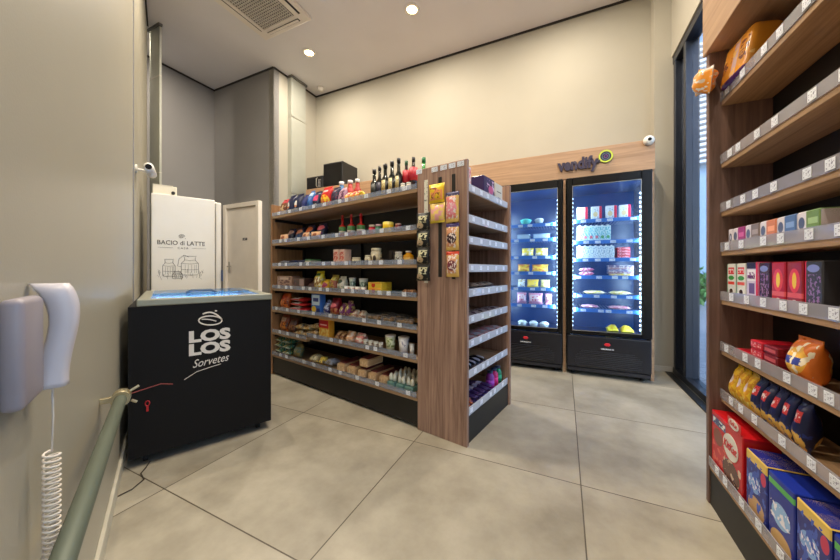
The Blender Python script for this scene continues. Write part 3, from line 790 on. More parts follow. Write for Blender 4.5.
for a, b in ((343, 347.5), (348.5, 353), (354, 358.6), (359.8, 364.3)):
    G(3, a, b, 6, lambda w_, h, d: mk_cup(w_, h, pack((236, 232, 220), (('n', 8, 6, .5, 0, 1, .2, .8, (190, 110, 100)),)), M['white'], 'dessert_cup'), 'small white dessert cup', 'cup', 'small dessert cups', d=.04, ly=.012)
YX = pack((236, 200, 60), (('d', .4, .5, .14, .4, (200, 50, 30)), ('r', .1, .9, .75, .95, (236, 160, 70))))
for j in range(2):
    G(3, 367.5, 382, 5.8, boxm(YX, 'noodle_box'), ('upper' if j else 'lower') + ' wide yellow box with red print', 'box', 'yellow boxes on the fourth shelf', d=.12, dz=j * .044)
G(3, 385, 397.5, 4, flatm(pack((30, 80, 70), (('n', 4, 4, .5, 0, 1, 0, 1, (20, 30, 40)),), True)), 'flat dark green packet', 'snack packet', None, d=.14)
for a, b in ((400, 405.5), (406.5, 412)):
    G(3, a, b, 6, lambda w_, h, d: mk_flatbag(w_, d, h, pack((120, 70, 44), (('n', 5, 5, .5, 0, 1, 0, 1, (196, 150, 110)),), True), 'cake_packet'), 'brown cake packet', 'cake packet', 'cake packets on the fourth shelf', d=.10)

# fifth shelf
G(4, 277, 285.5, 16, bagm(P_food((200, 90, 30), (220, 130, 60), (120, 50, 30), (170, 40, 30))), 'orange snack bag', 'snack bag', None)
RW = pack((196, 36, 40), (('r', 0, .62, .1, .9, (228, 220, 214)), ('n', 8, 6, .54, .08, .6, .2, .8, (60, 50, 50))), True)
gr = 'red and white biscuit packets'
for j in range(3):
    G(4, 287 + j * .5, 306 - j * 1.2, 4.3, flatm(RW, 'biscuit_packet'), ['bottom', 'middle', 'top'][j] + ' red and white packet of the pile', 'biscuit packet', gr, d=.16, dz=j * .047)
G(4, 311, 320.5, 20.5, boxm(pack((60, 110, 190), (('r', .08, .92, .45, .95, (206, 226, 240)), ('r', .2, .8, .62, .8, (40, 60, 130)), ('d', .3, .25, .25, .16, YEL), ('r', .55, .95, .05, .3, (30, 40, 110)))), 'cereal_box'), 'blue and white cereal box', 'box', None, d=.06)
G(4, 321.3, 325.6, 15, bagm(pack((200, 206, 220), (('n', 6, 7, .5, 0, 1, 0, 1, (60, 60, 110)),))), 'slim silver bag', 'snack bag', None)
G(4, 326.4, 335.5, 18, bagm(pack((140, 26, 40), (('d', .5, .62, .34, .12, (236, 120, 130)), ('n', 5, 6, .5, .05, .95, .05, .45, (190, 130, 80))))), 'maroon bag with a pink logo', 'snack bag', None)
for a, b, hp in ((337, 341.5, 14), (342.2, 347.6, 17)):
    G(4, a, b, hp, bagm(pack((216, 196, 110), (('n', 5, 6, .48, 0, 1, 0, 1, (130, 60, 110)),))), 'yellow and purple bag', 'snack bag', 'yellow and purple bags')
for a, b in ((349, 354.5), (355.5, 361.5)):
    G(4, a, b, 9, bagm(pack((206, 196, 176), (('n', 5, 6, .52, 0, 1, 0, 1, (170, 120, 90)),))), 'pale biscuit bag', 'snack bag', 'pale biscuit bags')
for a, b in ((364.5, 378), (380, 391), (393, 411)):
    G(4, a, b, 7.5, lambda w_, h, d: mk_tray(w_, h, d, plain((176, 130, 60), .6)), 'black tray of golden biscuits', 'food tray', 'biscuit trays on the fifth shelf', d=.22)

# sixth shelf
G(5, 276.5, 284.5, 17, bagm(P_food((150, 70, 30), (220, 140, 50), (90, 40, 24), (200, 170, 140))), 'brown and orange bag', 'snack bag', None)
G(5, 285.5, 292.5, 15, bagm(P_food((110, 60, 36), (170, 110, 60), (60, 30, 20), (90, 60, 50))), 'dark brown bag', 'snack bag', None)
gr = 'gold packets on the sixth shelf'
for i, (a, b) in enumerate(((293.5, 300), (300.8, 307.5), (308.5, 315))):
    for j in range(2):
        G(5, a, b, 5.5, flatm(pack((190, 150, 80), (('n', 4, 4, .5, 0, 1, 0, 1, (220, 206, 170)), ('n', 6, 6, .6, 0, 1, 0, 1, (90, 50, 30))), True)), ('upper' if j else 'lower') + ' gold packet', 'snack packet', gr, d=.14, dz=j * .058)
G(5, 318.5, 328.5, 19, boxm(pack((222, 160, 50), (('r', 0, 1, .55, .95, (196, 26, 30)), ('r', .15, .85, .68, .74, (240, 200, 190)), ('n', 6, 6, .5, 0, 1, .1, .5, (240, 210, 120)))), 'biscuit_box'), 'red and yellow upright box', 'box', None, d=.07)
for a, b in ((333.5, 337.5), (338, 342.3)):
    G(5, a, b, 9, bagm(pack((200, 160, 110), (('n', 5, 6, .5, 0, 1, 0, 1, (120, 70, 40)),))), 'small tan bag', 'snack bag', 'small tan bags')
for (a, b, c, nm) in ((343, 351, (224, 170, 120), 'light orange biscuit bag'), (352, 361, (226, 140, 130), 'salmon pink biscuit bag')):
    G(5, a, b, 11, bagm(pack(c, (('n', 5, 6, .52, 0, 1, 0, 1, (240, 220, 200)),))), nm, 'snack bag', None)
for a, b in ((362, 366), (367, 371), (372, 376), (377, 381)):
    G(5, a, b, 7, lambda w_, h, d: mk_cup(w_, h, pack((226, 222, 206), (('n', 8, 6, .55, 0, 1, .2, .8, (150, 120, 90)),)), M['white'], 'dessert_cup'), 'small white dessert cup', 'cup', 'dessert cups on the sixth shelf', d=.04)
G(5, 383, 392, 16, lambda w_, h, d: mk_cup(w_, h, pack((220, 224, 190), (('n', 8, 6, .48, 0, 1, .3, .9, (120, 140, 60)),)), M['white'], 'noodle_cup'), 'tall green and white cup', 'cup', 'tall cups on the sixth shelf', d=.07)
G(5, 396, 405.5, 17, lambda w_, h, d: mk_cup(w_, h, pack((236, 234, 232), (('n', 8, 6, .6, 0, 1, .3, .9, (150, 150, 170)),)), M['white'], 'noodle_cup'), 'tall plain white cup', 'cup', 'tall cups on the sixth shelf', d=.07)
G(5, 407.5, 412, 12, lambda w_, h, d: mk_cup(w_, h, M['white'], M['white'], 'dessert_cup'), 'single white cup by the side panel', 'cup', None, d=.05)

# bottom shelf
gr = 'green and white packets on the bottom shelf'
for j in range(3):
    for i, (a, b) in enumerate(((273.5, 280.5), (281.2, 289))):
        G(6, a, b, 5.2, flatm(pack((210, 214, 190), (('n', 4, 4, .5, 0, 1, 0, 1, (60, 120, 100)), ('n', 5, 5, .62, 0, 1, 0, 1, (200, 170, 60))), True)), ['bottom', 'middle', 'top'][j] + ' green and white packet', 'snack packet', gr, d=.16, dz=j * .057)
G(6, 290.5, 297.5, 14, bagm(pack((150, 130, 70), (('n', 5, 6, .5, 0, 1, 0, 1, (90, 110, 90)),))), 'olive brown bag', 'snack bag', None)
for a, b, c in ((308, 314.5, (226, 214, 170)), (315.2, 322, (236, 206, 90)), (322.8, 330.5, (150, 156, 170))):
    G(6, a, b, 8, flatm(pack(c, (('n', 4, 4, .55, 0, 1, 0, 1, (120, 110, 90)),), True)), {226: 'cream', 236: 'yellow', 150: 'silver'}[c[0]] + ' pillow packet', 'snack packet', 'pillow packets on the bottom shelf', d=.14)
gr = 'sliced bread packets on the bottom shelf'
def mk_loaf(w_, h, d, name='bread_packet'):
    e_ = root(name)
    obj('loaf', BX(-w_ / 2, w_ / 2, -d / 2, d / 2, 0, h, min(.015, h * .3), 2), pack((214, 176, 130), (('n', 4, 3, .55, 0, 1, 0, 1, (236, 206, 160)),)), e_)
    obj('top_wrapper', BX(-w_ / 2 * .92, w_ / 2 * .92, -d / 2 * .75, d / 2, h, h + .008, .003, 1), pack((120, 36, 44), (('n', 4, 5, .52, 0, 1, 0, 1, (80, 60, 50)),), True), e_)
    return e_
for a, b in ((336, 343.5), (346, 354), (357, 364.5), (367.5, 375), (378, 385.5)):
    G(6, a, b, 8.5, mk_loaf, 'small cream loaf in a maroon wrapper', 'bread packet', gr, d=.24)
G(6, 358.5, 367, 8, mk_loaf, 'loaf lying on top of the other wrapped loaves', 'bread packet', gr, d=.20, dz=.095)
gr = 'egg cartons on the bottom shelf'
def mk_eggs(w_, h, d, name='egg_carton'):
    e_ = root(name)
    bm_ = bmesh.new(); add_box(bm_, -w_ / 2, w_ / 2, -d / 2, d / 2, 0, h * .45, .004, 1)
    obj('tray', bm_, plain((110, 150, 140), .5), e_)
    bm_ = bmesh.new()
    for j in range(4):
        for i in (-1, 1):
            add_lathe(bm_, [(0, 0), (w_ * .22, .006), (w_ * .24, h * .35), (w_ * .14, h * .6), (0, h * .68)], 10, (i * w_ * .25, -d / 2 + d * (j + .5) / 4, h * .45))
    obj('egg', bm_, plain((228, 226, 206), .5), e_, True)['kind'] = 'stuff'
    return e_
for a, b in ((386.5, 394), (395.2, 402.8), (404, 412.3)):
    G(6, a, b, 12, mk_eggs, 'green carton of white eggs', 'egg carton', gr, d=.24)
for (a, b) in ((388, 398), (400, 411)):
    G(6, a, b, 5, boxm(pack((90, 40, 34), (('n', 4, 4, .5, 0, 1, 0, 1, (50, 24, 22)),)), 'chocolate_box'), 'brown flat box behind the egg cartons', 'box', 'brown boxes on the bottom shelf', ly=.29, d=.08)

# ------------------------------------------------------------------ things hanging on the end panel (facing the long shelves)
def hang(px, y0, y1, wpx, label, bagmat, bags, mat):
    """a clip strip and the bags that hang from it"""
    lx, Y = GON.at(px, -.004)
    zt, zb = zat(y0, Y), zat(y1, Y)
    s = obj('clip_strip', BX(-wpx * Y / F / 2, wpx * Y / F / 2, -.003, 0, zb, zt, .0008, 1), mat)
    setp(s, GON, lx, -.002, 0); tag(s, label, 'clip strip', 'clip strips on the side panel')
hang(426, 180, 283, 4.5, 'white clip strip on the left of the wooden side panel', None, None, pack((226, 222, 206), (('n', 3, 26, .62, .1, .9, 0, 1, (40, 40, 40)),)))
hang(440, 177, 277, 4.0, 'black clip strip in the middle of the wooden side panel', None, None, M['black'])
hang(453.5, 174, 279, 4.0, 'black clip strip on the right of the wooden side panel', None, None, M['black'])
def hung(px0, px1, y0, y1, mat, core, cat, group, name='hanging_bag', d=.035):
    lx, w_, Y = span(GON, px0, px1, -.02)
    h = (y1 - y0) * Y / F
    o = obj(name, bag_bm(w_, h, d, seed=sd(), belly=.48), mat, None, True)
    setp(o, GON, lx, -.007 - d / 2, zat(y1, Y)); reg(o, px0, core, cat, group); return o
MUSH = pack((20, 20, 20), (('d', .3, .25, .26, .17, (206, 180, 140)), ('n', 5, 6, .5, .2, 1, .4, .8, (216, 210, 170)), ('n', 9, 9, .6, 0, 1, 0, .3, (120, 110, 90))))
for j, (y0, y1) in enumerate(((211, 233), (228, 250), (245, 267), (262, 284))):
    hung(417, 430.5, y0 + 2, y1 - 3.2, MUSH, ['topmost', 'second', 'third', 'lowest'][j] + ' black treat bag on the left clip strip', 'hanging bag', 'black bags on the left clip strip')
YM = pack((238, 196, 30), (('n', 4, 4, .5, .1, .9, .15, .7, (236, 150, 90)), ('n', 6, 7, .6, .1, .9, .2, .8, (140, 60, 30)), ('r', 0, 1, .8, 1, (246, 214, 40))))
hung(429.5, 445, 184, 203, YM, 'upper yellow sweet bag on the middle clip strip', 'hanging bag', 'yellow bags on the middle clip strip')
hung(430.5, 445.5, 203.5, 223, pack((240, 206, 110), (('n', 4, 4, .48, .1, .9, .1, .9, (240, 170, 170)), ('r', 0, 1, .0, .12, (230, 200, 60)))), 'lower yellow and pink sweet bag on the middle clip strip', 'hanging bag', 'yellow bags on the middle clip strip')
for j, (y0, y1, top, mid) in enumerate(((192, 222.5, (36, 30, 80), (240, 150, 170)), (223.5, 250.5, (50, 36, 110), (60, 30, 40)), (251.5, 277, (226, 70, 40), (120, 40, 60)))):
    hung(446 + j * .3, 459.6, y0, y1, pack((232, 190, 100), (('r', 0, 1, .86, 1, top), ('r', .08, .8, .14, .84, (232, 130, 130) if j == 0 else (216, 150, 110)), ('d', .5, .45, .36, .2, mid), ('n', 7, 9, .56, .1, .9, .1, .9, (240, 226, 220)))),
         ['top bag with a navy header on the right clip strip', 'middle bag with a violet header on the right clip strip', 'bottom bag with a red header on the right clip strip'][j], 'hanging bag', 'sweet bags on the right clip strip')

# ------------------------------------------------------------------ products on the end shelves
CN = ['top', 'second', 'third', 'fourth', 'fifth', 'sixth', 'seventh', 'eighth', 'bottom']
def E(k, l0, l1, h, maker, core, cat, group, ly=.022, d=.10, dz=0.0):
    o = maker((l1 - l0) * .96, h, d)
    setp(o, CAP, (l0 + l1) / 2, ly + d / 2 + .012, CT[k] + .022 + dz)
    reg(o, (l0 + l1), core + " on the end unit's " + CN[k] + ' shelf', cat, group)
    return o
for a, b in ((.034, .075), (.08, .125)):
    E(0, a, b, .15, boxm(pack((232, 214, 214), (('n', 5, 6, .52, .1, .9, .3, .9, (216, 110, 120)), ('r', 0, 1, 0, .2, (190, 200, 230)))), 'carton'), 'pale pink carton', 'carton', 'pale pink cartons', d=.12)
lp = lambda px, ly=.03: CAP.at(px, ly)[0]
E(0, lp(484), lp(495.2), .155, boxm(pack((44, 28, 84), (('n', 4, 5, .56, .2, 1, .1, .9, (226, 200, 226)), ('d', .65, .45, .22, .2, (200, 90, 140)))), 'coffee_box'), 'purple box with white print', 'box', None, d=.10)
E(0, lp(495.8), lp(503), .15, boxm(pack((222, 216, 200), (('r', .2, .8, .55, .6, (70, 60, 50)), ('r', .3, .7, .2, .3, (90, 80, 110)))), 'coffee_box'), 'cream box with a dark line', 'box', None, d=.10)
bars = {1: ((190, 200, 224), (140, 160, 210)), 2: ((176, 206, 230), (90, 140, 190)), 3: ((214, 214, 224), (110, 100, 120)), 4: ((190, 186, 196), (90, 80, 96)), 5: ((206, 190, 190), (100, 70, 80)), 6: ((216, 150, 150), (200, 206, 210))}
for k, (c1, c2) in bars.items():
    n = 6; nm = {1: 'pale blue', 2: 'sky blue', 3: 'white', 4: 'silver grey', 5: 'dusty pink', 6: 'rose'}[k]
    for i in range(n):
        x0 = .045 + i * .115
        E(k, x0, x0 + .10, .026, lambda w_, h, d: mk_flatbag(w_, d, h, pack(c1, (('n', 5, 5, .52, 0, 1, 0, 1, c2),), True), 'chocolate_bar'), nm + ' flat chocolate bar', 'chocolate bar', 'chocolate bars on the end shelves', d=.17)
        if k == 4 and i in (1, 2, 3):
            E(k, x0 + .03, x0 + .12, .03, lambda w_, h, d: mk_flatbag(w_, d, h, pack((186, 170, 150), (('n', 5, 5, .52, 0, 1, 0, 1, (120, 100, 90)),), True), 'chocolate_bar'), 'tan packet lying on the grey bars', 'chocolate bar', 'tan packets on the end shelves', d=.15, dz=.031)
for i in range(5):
    E(7, .05 + i * .07, .05 + i * .07 + .062, .045, lambda w_, h, d: mk_flatbag(w_, d, h, pack((24, 22, 28), (('d', .5, .3, .25, .2, (180, 180, 190)),), True), 'sweet_packet'), 'black sweet packet', 'sweet packet', 'black packets on the end shelves', d=.15)
for i in range(3):
    E(8, .04 + i * .045, .04 + i * .045 + .04, .05, bagm(pack((200, 110, 50), (('n', 4, 5, .52, 0, 1, 0, 1, (90, 50, 80)),)), 'sweet_packet'), 'orange sweet packet', 'sweet packet', 'orange packets on the end shelves', d=.05, ly=.02)
for i in range(5):
    for j in range(2):
        E(8, .18 + i * .062, .18 + i * .062 + .055, .028, lambda w_, h, d: mk_flatbag(w_, d, h, pack((70, 50, 100), (('r', .0, 1, .4, .6, (210, 200, 220)),), True), 'chocolate_bar'), ('upper' if j else 'lower') + ' purple chocolate bar', 'chocolate bar', 'purple bars on the end shelves', d=.20, dz=j * .03)
for i, (c, nm) in enumerate((((150, 60, 170), 'violet'), ((220, 40, 120), 'magenta'), ((40, 150, 110), 'green'))):
    E(8, .50 + i * .075, .50 + i * .075 + .068, .13, lambda w_, h, d: mk_bottle(w_, h, plain(c, .2), plain((40, 60, 90), .4), plain(tuple(min(255, int(v * 1.25)) for v in c), .4), 'drink_bottle', .22, .6), nm + ' drink bottle', 'bottle', 'small coloured drink bottles', d=.07, ly=.03)

# ------------------------------------------------------------------ bulkhead, sign, black cabinets
BKF = 3.70
bx0 = ROOM.at(306, BKF)[0]; bx1 = ROOM.at(655.2, BKF)[0]
e_ = empty('wooden_bulkhead', ROOM, (bx0 + bx1) / 2, BKF, 0)
hb = (bx1 - bx0) / 2
obj('front_fascia', BX(-hb, hb, .001, .03, 2.085, 2.385, .002, 1), M['oak'], e_)
obj('top_board', BX(-hb, hb, .03, .595, 2.36, 2.385), M['oak'], e_)
obj('side_panel', BX(-hb, -hb + .03, .03, .595, 0, 2.36), M['oak'], e_)
obj('side_panel', BX(hb - .03, hb, .03, .595, 0, 2.36), M['oak'], e_)
tag(e_, 'long light wood bulkhead running above the glass door fridges', 'bulkhead')
s0, s1 = ROOM.at(557.5, BKF)[0], ROOM.at(598.5, BKF)[0]; Ys = ROOM.at(578, BKF)[1]
sg = empty('shop_sign', ROOM, (s0 + s1) / 2, BKF, zat(164.5, Ys))
VI = plain((44, 34, 62), .4)
text('sign_lettering', 'vendify', .165, VI, sg, 0, -.012, 0, depth=.02, bold=.008, width=(s1 - s0))
rc = ROOM.at(605.6, BKF)[0] - (s0 + s1) / 2; Yr = ROOM.at(605.6, BKF)[1]
zr = zat(156.6, Yr) - zat(164.5, Ys)
def ring(r0, r1, y0, y1, m, nm):
    bm_ = bmesh.new(); add_lathe(bm_, [(r0, y0), (r1, y0), (r1, y1), (r0, y1), (r0, y0)] if r0 > 0 else [(0, y0), (r1, y0), (r1, y1), (0, y1)], 40)
    for v in bm_.verts: v.co = Vector((v.co.x, -v.co.z, v.co.y))
    o = obj(nm, bm_, m, sg, False); o.location = (rc, 0, zr); return o
ring(0, .066, .001, .012, VI, 'logo_disc'); ring(.050, .064, .012, .018, plain((206, 216, 70), .4), 'logo_ring')
ring(.030, .036, .012, .015, plain((90, 120, 130), .4), 'logo_ring'); ring(.012, .018, .012, .015, plain((120, 60, 130), .4), 'logo_ring')
obj('logo_tail', TU([(rc - .05, -.008, zr - .03), (rc - .075, -.008, zr - .055)], .012), VI, sg)
tag(sg, 'dark purple raised lettering with a green ringed disc on the wooden bulkhead', 'sign')
# black cabinets standing on the bulkhead
def blackcab(p0, p1, ytop, d, label, det):
    lx, w_, Y = span(ROOM, p0, p1, BKF + .06)
    e2 = empty('black_cabinet', ROOM, lx, BKF + .06 + d / 2, 2.386)
    h = zat(ytop, Y) - 2.386
    obj('case', BX(-w_ / 2, w_ / 2, -d / 2, d / 2, 0, h, .006, 1), plain((26, 24, 26), .35), e2)
    bm_ = bmesh.new(); add_box(bm_, -w_ / 2 + .02, w_ / 2 - .02, -d / 2 - .006, -d / 2, .02, h - .02, .003, 1)
    obj('front_door', bm_, plain((16, 15, 17), .2), e2)
    if det:
        bm_ = bmesh.new()
        for i in range(6): add_box(bm_, w_ / 2 - .085, w_ / 2 - .035, -d / 2 - .010, -d / 2 - .006, .03 + i * .022, .04 + i * .022)
        obj('control_panel', bm_, plain((150, 150, 150), .4), e2)
        obj('handle', TU([(w_ / 2 - .1, -d / 2 - .006, .03), (w_ / 2 - .1, -d / 2 - .03, .05), (w_ / 2 - .1, -d / 2 - .03, h - .05), (w_ / 2 - .1, -d / 2 - .006, h - .03)], .006), M['steel'], e2)
    tag(e2, label, 'cabinet')
blackcab(306.5, 322.5, 176.5, .34, 'lower black appliance box on the left end of the wooden bulkhead', True)
blackcab(323.2, 342.5, 162.5, .38, 'taller black box beside the lower one on the wooden bulkhead', False)

# ------------------------------------------------------------------ glass door fridges
LEDM = glow((214, 232, 255), 14)
FB0 = 3.614
BLUEIN = plain((28, 62, 116), .3)
def fridge(a0, a1, label, gl, gr_):
    w_ = a1 - a0; hw = w_ / 2; D = .64; T = 2.07
    e_ = empty('glass_door_fridge', ROOM, (a0 + a1) / 2, FB0, 0)
    bm_ = bmesh.new()
    add_box(bm_, -hw, -hw + .035, .05, D, .04, T, .003, 1); add_box(bm_, hw - .035, hw, .05, D, .04, T, .003, 1)
    add_box(bm_, -hw + .035, hw - .035, .05, D, T - .06, T); add_box(bm_, -hw + .035, hw - .035, .05, D, .04, .41)
    add_box(bm_, -hw + .035, hw - .035, D - .03, D, .41, T - .06)
    obj('cabinet', bm_, M['black_gloss'], e_)
    bm_ = bmesh.new()
    add_box(bm_, -hw + .036, -hw + .044, .06, D - .032, .412, T - .062); add_box(bm_, hw - .044, hw - .036, .06, D - .032, .412, T - .062)
    add_box(bm_, -hw + .044, hw - .044, D - .04, D - .032, .412, T - .062); add_box(bm_, -hw + .044, hw - .044, .06, D - .04, T - .07, T - .062)
    add_box(bm_, -hw + .044, hw - .044, .06, D - .04, .412, .42)
    obj('liner', bm_, BLUEIN, e_)
    dr = obj('door', None_bm(), M['black_gloss'], e_)
    bm_ = bmesh.new()
    add_box(bm_, -hw, -hw + gl, 0, .045, .43, T, .004, 1); add_box(bm_, hw - gr_, hw, 0, .045, .43, T, .004, 1)
    add_box(bm_, -hw + gl, hw - gr_, 0, .045, 1.985, T, .004, 1); add_box(bm_, -hw + gl, hw - gr_, 0, .045, .43, .47, .004, 1)
    bm_.to_mesh(dr.data); bm_.free()
    obj('door_glass', BX(-hw + gl, hw - gr_, .012, .018, .47, 1.985), M['glass'], dr)
    obj('door_trim', trimframe(-hw + gl, hw - gr_, .47, 1.985), M['steel'], dr)
    # lower grille panel
    bm_ = bmesh.new(); add_box(bm_, -hw + .004, hw - .004, 0, .05, .09, .42, .012, 2)
    obj('lower_panel', bm_, plain((26, 26, 32), .25), e_)
    bm_ = bmesh.new()
    for i in range(9):
        z = .115 + i * .018; hwx = (hw - .08) * (1 if i < 6 else 1 - (i - 5) * .07)
        add_box(bm_, -hwx, hwx, -.003, 0, z, z + .008)
    obj('grille', bm_, plain((60, 60, 66), .3, .6), e_)
    obj('kick_strip', BX(-hw + .01, hw - .01, .012, .05, .045, .085, .003, 1), plain((50, 50, 56), .3, .5), e_)
    bm_ = bmesh.new()
    for i in range(24):
        t = i / 24 * 6.283; r = .024 if i % 2 else .020
    add_lathe(bm_, [(0, .0), (.024, 0), (.016, .004), (0, .004)], 6)
    for v in bm_.verts: v.co = Vector((v.co.x * 1.25, -v.co.z, v.co.y * .75))
    lg = obj('brand_emblem', bm_, plain((216, 30, 44), .3), e_); lg.location = (.0, 0, .345)
    obj('brand_plate', BX(-.06, .06, -.0015, -.0002, .290, .308), pack((30, 30, 34), (('n', 14, 3, .48, .04, .96, .15, .85, (226, 226, 226)),)), e_)
    for x in (-hw + .06, hw - .06):
        for y in (.10, D - .06): obj('foot', add_lathe(bmesh.new(), [(0, 0), (.02, 0), (.02, .04), (0, .04)], 10, (x, y, 0)), M['rubber'], e_)
    for s, g_ in ((-1, gl), (1, gr_)):
        bm_ = bmesh.new()
        x = s * (hw - g_ - .002) if s > 0 else -(hw - g_ - .002)
        x0 = x - .006; 
        for i in range(31):
            z = .50 + i * .045
            add_box(bm_, x0 + .001, x0 + .011, .052, .056, z, z + .017)
        obj('led_strip', bm_, LEDM, e_)
    for s in (-1, 1):
        ld = bpy.data.lights.new('fridge_tube', 'AREA'); ld.shape = 'RECTANGLE'; ld.size = .006; ld.size_y = 1.35; ld.energy = 12.0; ld.color = (.70, .90, 1.0)
        lo = bpy.data.objects.new('fridge_tube', ld); COL.objects.link(lo); lo.parent = e_
        lo.location = (s * (hw - .075), .066, 1.2)
        d_ = Vector((-s * .55, .8, 0)).normalized()
        lo.rotation_euler = d_.to_track_quat('-Z', 'Y').to_euler()
    e_['fw'] = w_
    tag(e_, label, 'fridge', 'glass door fridges')
    return e_, hw
def None_bm(): return bmesh.new()
def trimframe(x0, x1, z0, z1):
    bm_ = bmesh.new(); t = .004
    for q in ((x0, x1, z1 - t, z1), (x0, x1, z0, z0 + t), (x0, x0 + t, z0, z1), (x1 - t, x1, z0, z1)):
        add_box(bm_, q[0], q[1], .004, .011, q[2], q[3])
    return bm_
fa0 = ROOM.at(566.6, FB0)[0]; fa1 = ROOM.at(652.5, FB0)[0]
fr_r, hwr = fridge(fa0, fa1, 'tall black glass door fridge on the right, next to the pillar', .055, .085)
fl1 = ROOM.at(562.3, FB0)[0]; fl0 = fl1 - (fa1 - fa0)
fr_l, hwl = fridge(fl0, fl1, 'tall black glass door fridge partly hidden by the end shelf unit', .055, .045)
bm = BX(fl1 + .008, fa0 - .008, FB0 + .07, FB0 + .10, 0, 2.07)
o = obj('filler_strip', BX(-.012, .012, 0, .02, 0, 2.07), M['oak']); setp(o, ROOM, (fl1 + fa0) / 2, FB0 + .06, 0)
tag(o, 'narrow pale strip between the two glass door fridges', 'filler strip')

RAILB = plain((60, 120, 200), .35)
def fshelves(e_, hw, zs):
    for z in zs:
        bm_ = bmesh.new()
        for i in range(22):
            x = -hw + .05 + (2 * hw - .10) * i / 21
            add_box(bm_, x - .002, x + .002, .085, .585, z - .006, z)
        add_box(bm_, -hw + .048, hw - .048, .20, .204, z - .010, z - .006); add_box(bm_, -hw + .048, hw - .048, .45, .454, z - .010, z - .006)
        s = obj('wire_shelf', bm_, plain((70, 90, 130), .4), e_)
        obj('price_rail', BX(-hw + .046, hw - .046, .074, .078, z - .032, z + .006), RAILB, s)
        rnd = random.Random(int(z * 1000))
        price_tags(s, -hw + .08, hw - .10, .0735, z - .028, 4, rnd, w_=.05, h=.026)
def zr_(py): return zat(py, 3.15)
zR = [zat(219, 3.2), zat(240.5, 3.2), zat(258.5, 3.2), zat(276, 3.2), zat(295, 3.2), zat(309.5, 3.2)]
fshelves(fr_r, hwr, zR)
zL = [zat(223.5, 3.43), zat(238.5, 3.43), zat(256, 3.43), zat(272, 3.43), zat(288, 3.43), zat(305, 3.43)]
fshelves(fr_l, hwl, zL)
FN = ['first', 'second', 'third', 'fourth', 'fifth', 'sixth', 'lowest']
def FR_(side, k, p0, p1, hpx, maker, core, cat, group, ly=.10, d=.10, dz=0.0):
    zs, nm = (zR, 'right') if side == 'r' else (zL, 'left')
    z = zs[k] + .001 if k < 6 else .421
    lx, w_, Y = span(ROOM, p0, p1, FB0 + ly)
    o = maker(w_ * .96, hpx * Y / F, d)
    setp(o, ROOM, lx, FB0 + ly + d / 2, z + dz)
    reg(o, p0, core + ' on the ' + nm + " fridge's " + FN[k] + ' shelf', cat, group)
RWB = pack((222, 226, 232), (('r', .76, 1, 0, 1, (214, 40, 70)), ('n', 5, 6, .56, .05, .7, .1, .9, (140, 160, 180)), ('d', .4, .4, .22, .2, (230, 200, 150))))
for a, b in ((577, 588), (591, 602), (605.5, 617), (619, 631)):
    FR_('r', 0, a, b, 13, boxm(RWB, 'frozen_meal_box'), 'white meal box with a red edge', 'box', 'meal boxes in the right fridge', d=.06)
cw = (611 - 577) / 6
for i in range(6):
    FR_('r', 1, 577 + i * cw, 577 + (i + 1) * cw, 15, lambda w_, h, d: mk_carton(w_, h, d, pack((206, 222, 224), (('n', 4, 8, .5, 0, 1, .1, .9, (110, 180, 190)), ('d', .5, .25, .3, .1, (80, 150, 90) if i > 3 else (220, 110, 130)))), M['white']), 'pale teal drink carton', 'drink carton', 'drink cartons on the second fridge shelf')
for i in range(7):
    c0 = 577 + i * (614.5 - 577) / 7
    FR_('r', 2, c0, c0 + (614.5 - 577) / 7, 12.5, lambda w_, h, d: mk_carton(w_, h, d, pack((214, 222, 226), (('n', 4, 8, .54, 0, 1, .1, .9, (150, 170, 190)),)), M['white']), 'white drink carton', 'drink carton', 'drink cartons on the third fridge shelf')
for j in range(4):
    FR_('r', 2, 617, 630.5, 2.6, boxm(pack((196, 50, 70), (('n', 7, 3, .5, .05, .95, .1, .9, (236, 180, 190)),)), 'pizza_box'), ['lowest', 'second lowest', 'second highest', 'topmost'][j] + ' thin red box of the stack', 'box', 'thin red boxes', d=.20, dz=j * .0285)
for j in range(2):
    FR_('r', 3, 578.5, 595.5, 4, flatm(pack((190, 90, 130), (('n', 5, 4, .5, 0, 1, 0, 1, (226, 206, 220)),), True), 'ham_packet'), ('upper' if j else 'lower') + ' pink meat packet', 'meat packet', 'pink meat packets', d=.16, dz=j * .042)
for j in range(5):
    FR_('r', 3, 608.5 - (j == 0) * -2, 634, 2.1, boxm(pack(((230, 200, 90), (150, 110, 130), (120, 120, 160), (170, 130, 140), (110, 100, 140))[j], (('n', 7, 3, .55, 0, 1, 0, 1, (220, 210, 210)),)), 'cold_cut_tray'), ['bottom', 'second', 'third', 'fourth', 'topmost'][j] + ' thin tray of the stack', 'tray', 'stack of thin trays', d=.18, dz=j * .0225)
for a, b in ((583, 607), (609, 633)):
    FR_('r', 4, a, b, 3.8, flatm(pack((226, 210, 110), (('n', 5, 4, .5, 0, 1, 0, 1, (240, 236, 210)),), True), 'cheese_packet'), 'long flat yellow cheese packet', 'cheese packet', 'yellow cheese packets', d=.16)
for a, b in ((580.5, 600), (608, 632)):
    FR_('r', 5, a, b, 3.6, flatm(pack((206, 130, 160), (('n', 5, 4, .5, 0, 1, 0, 1, (236, 190, 200)),), True), 'ham_packet'), 'flat pink ham packet', 'meat packet', 'flat ham packets', d=.16)
for a, b in ((607, 620), (621, 635.5)):
    FR_('r', 6, a, b, 9.5, flatm(pack((226, 206, 60), (('n', 4, 4, .55, 0, 1, 0, 1, (230, 170, 60)),), True), 'cheese_bread_bag'), 'plump yellow frozen bag', 'frozen bag', 'yellow frozen bags', d=.20)
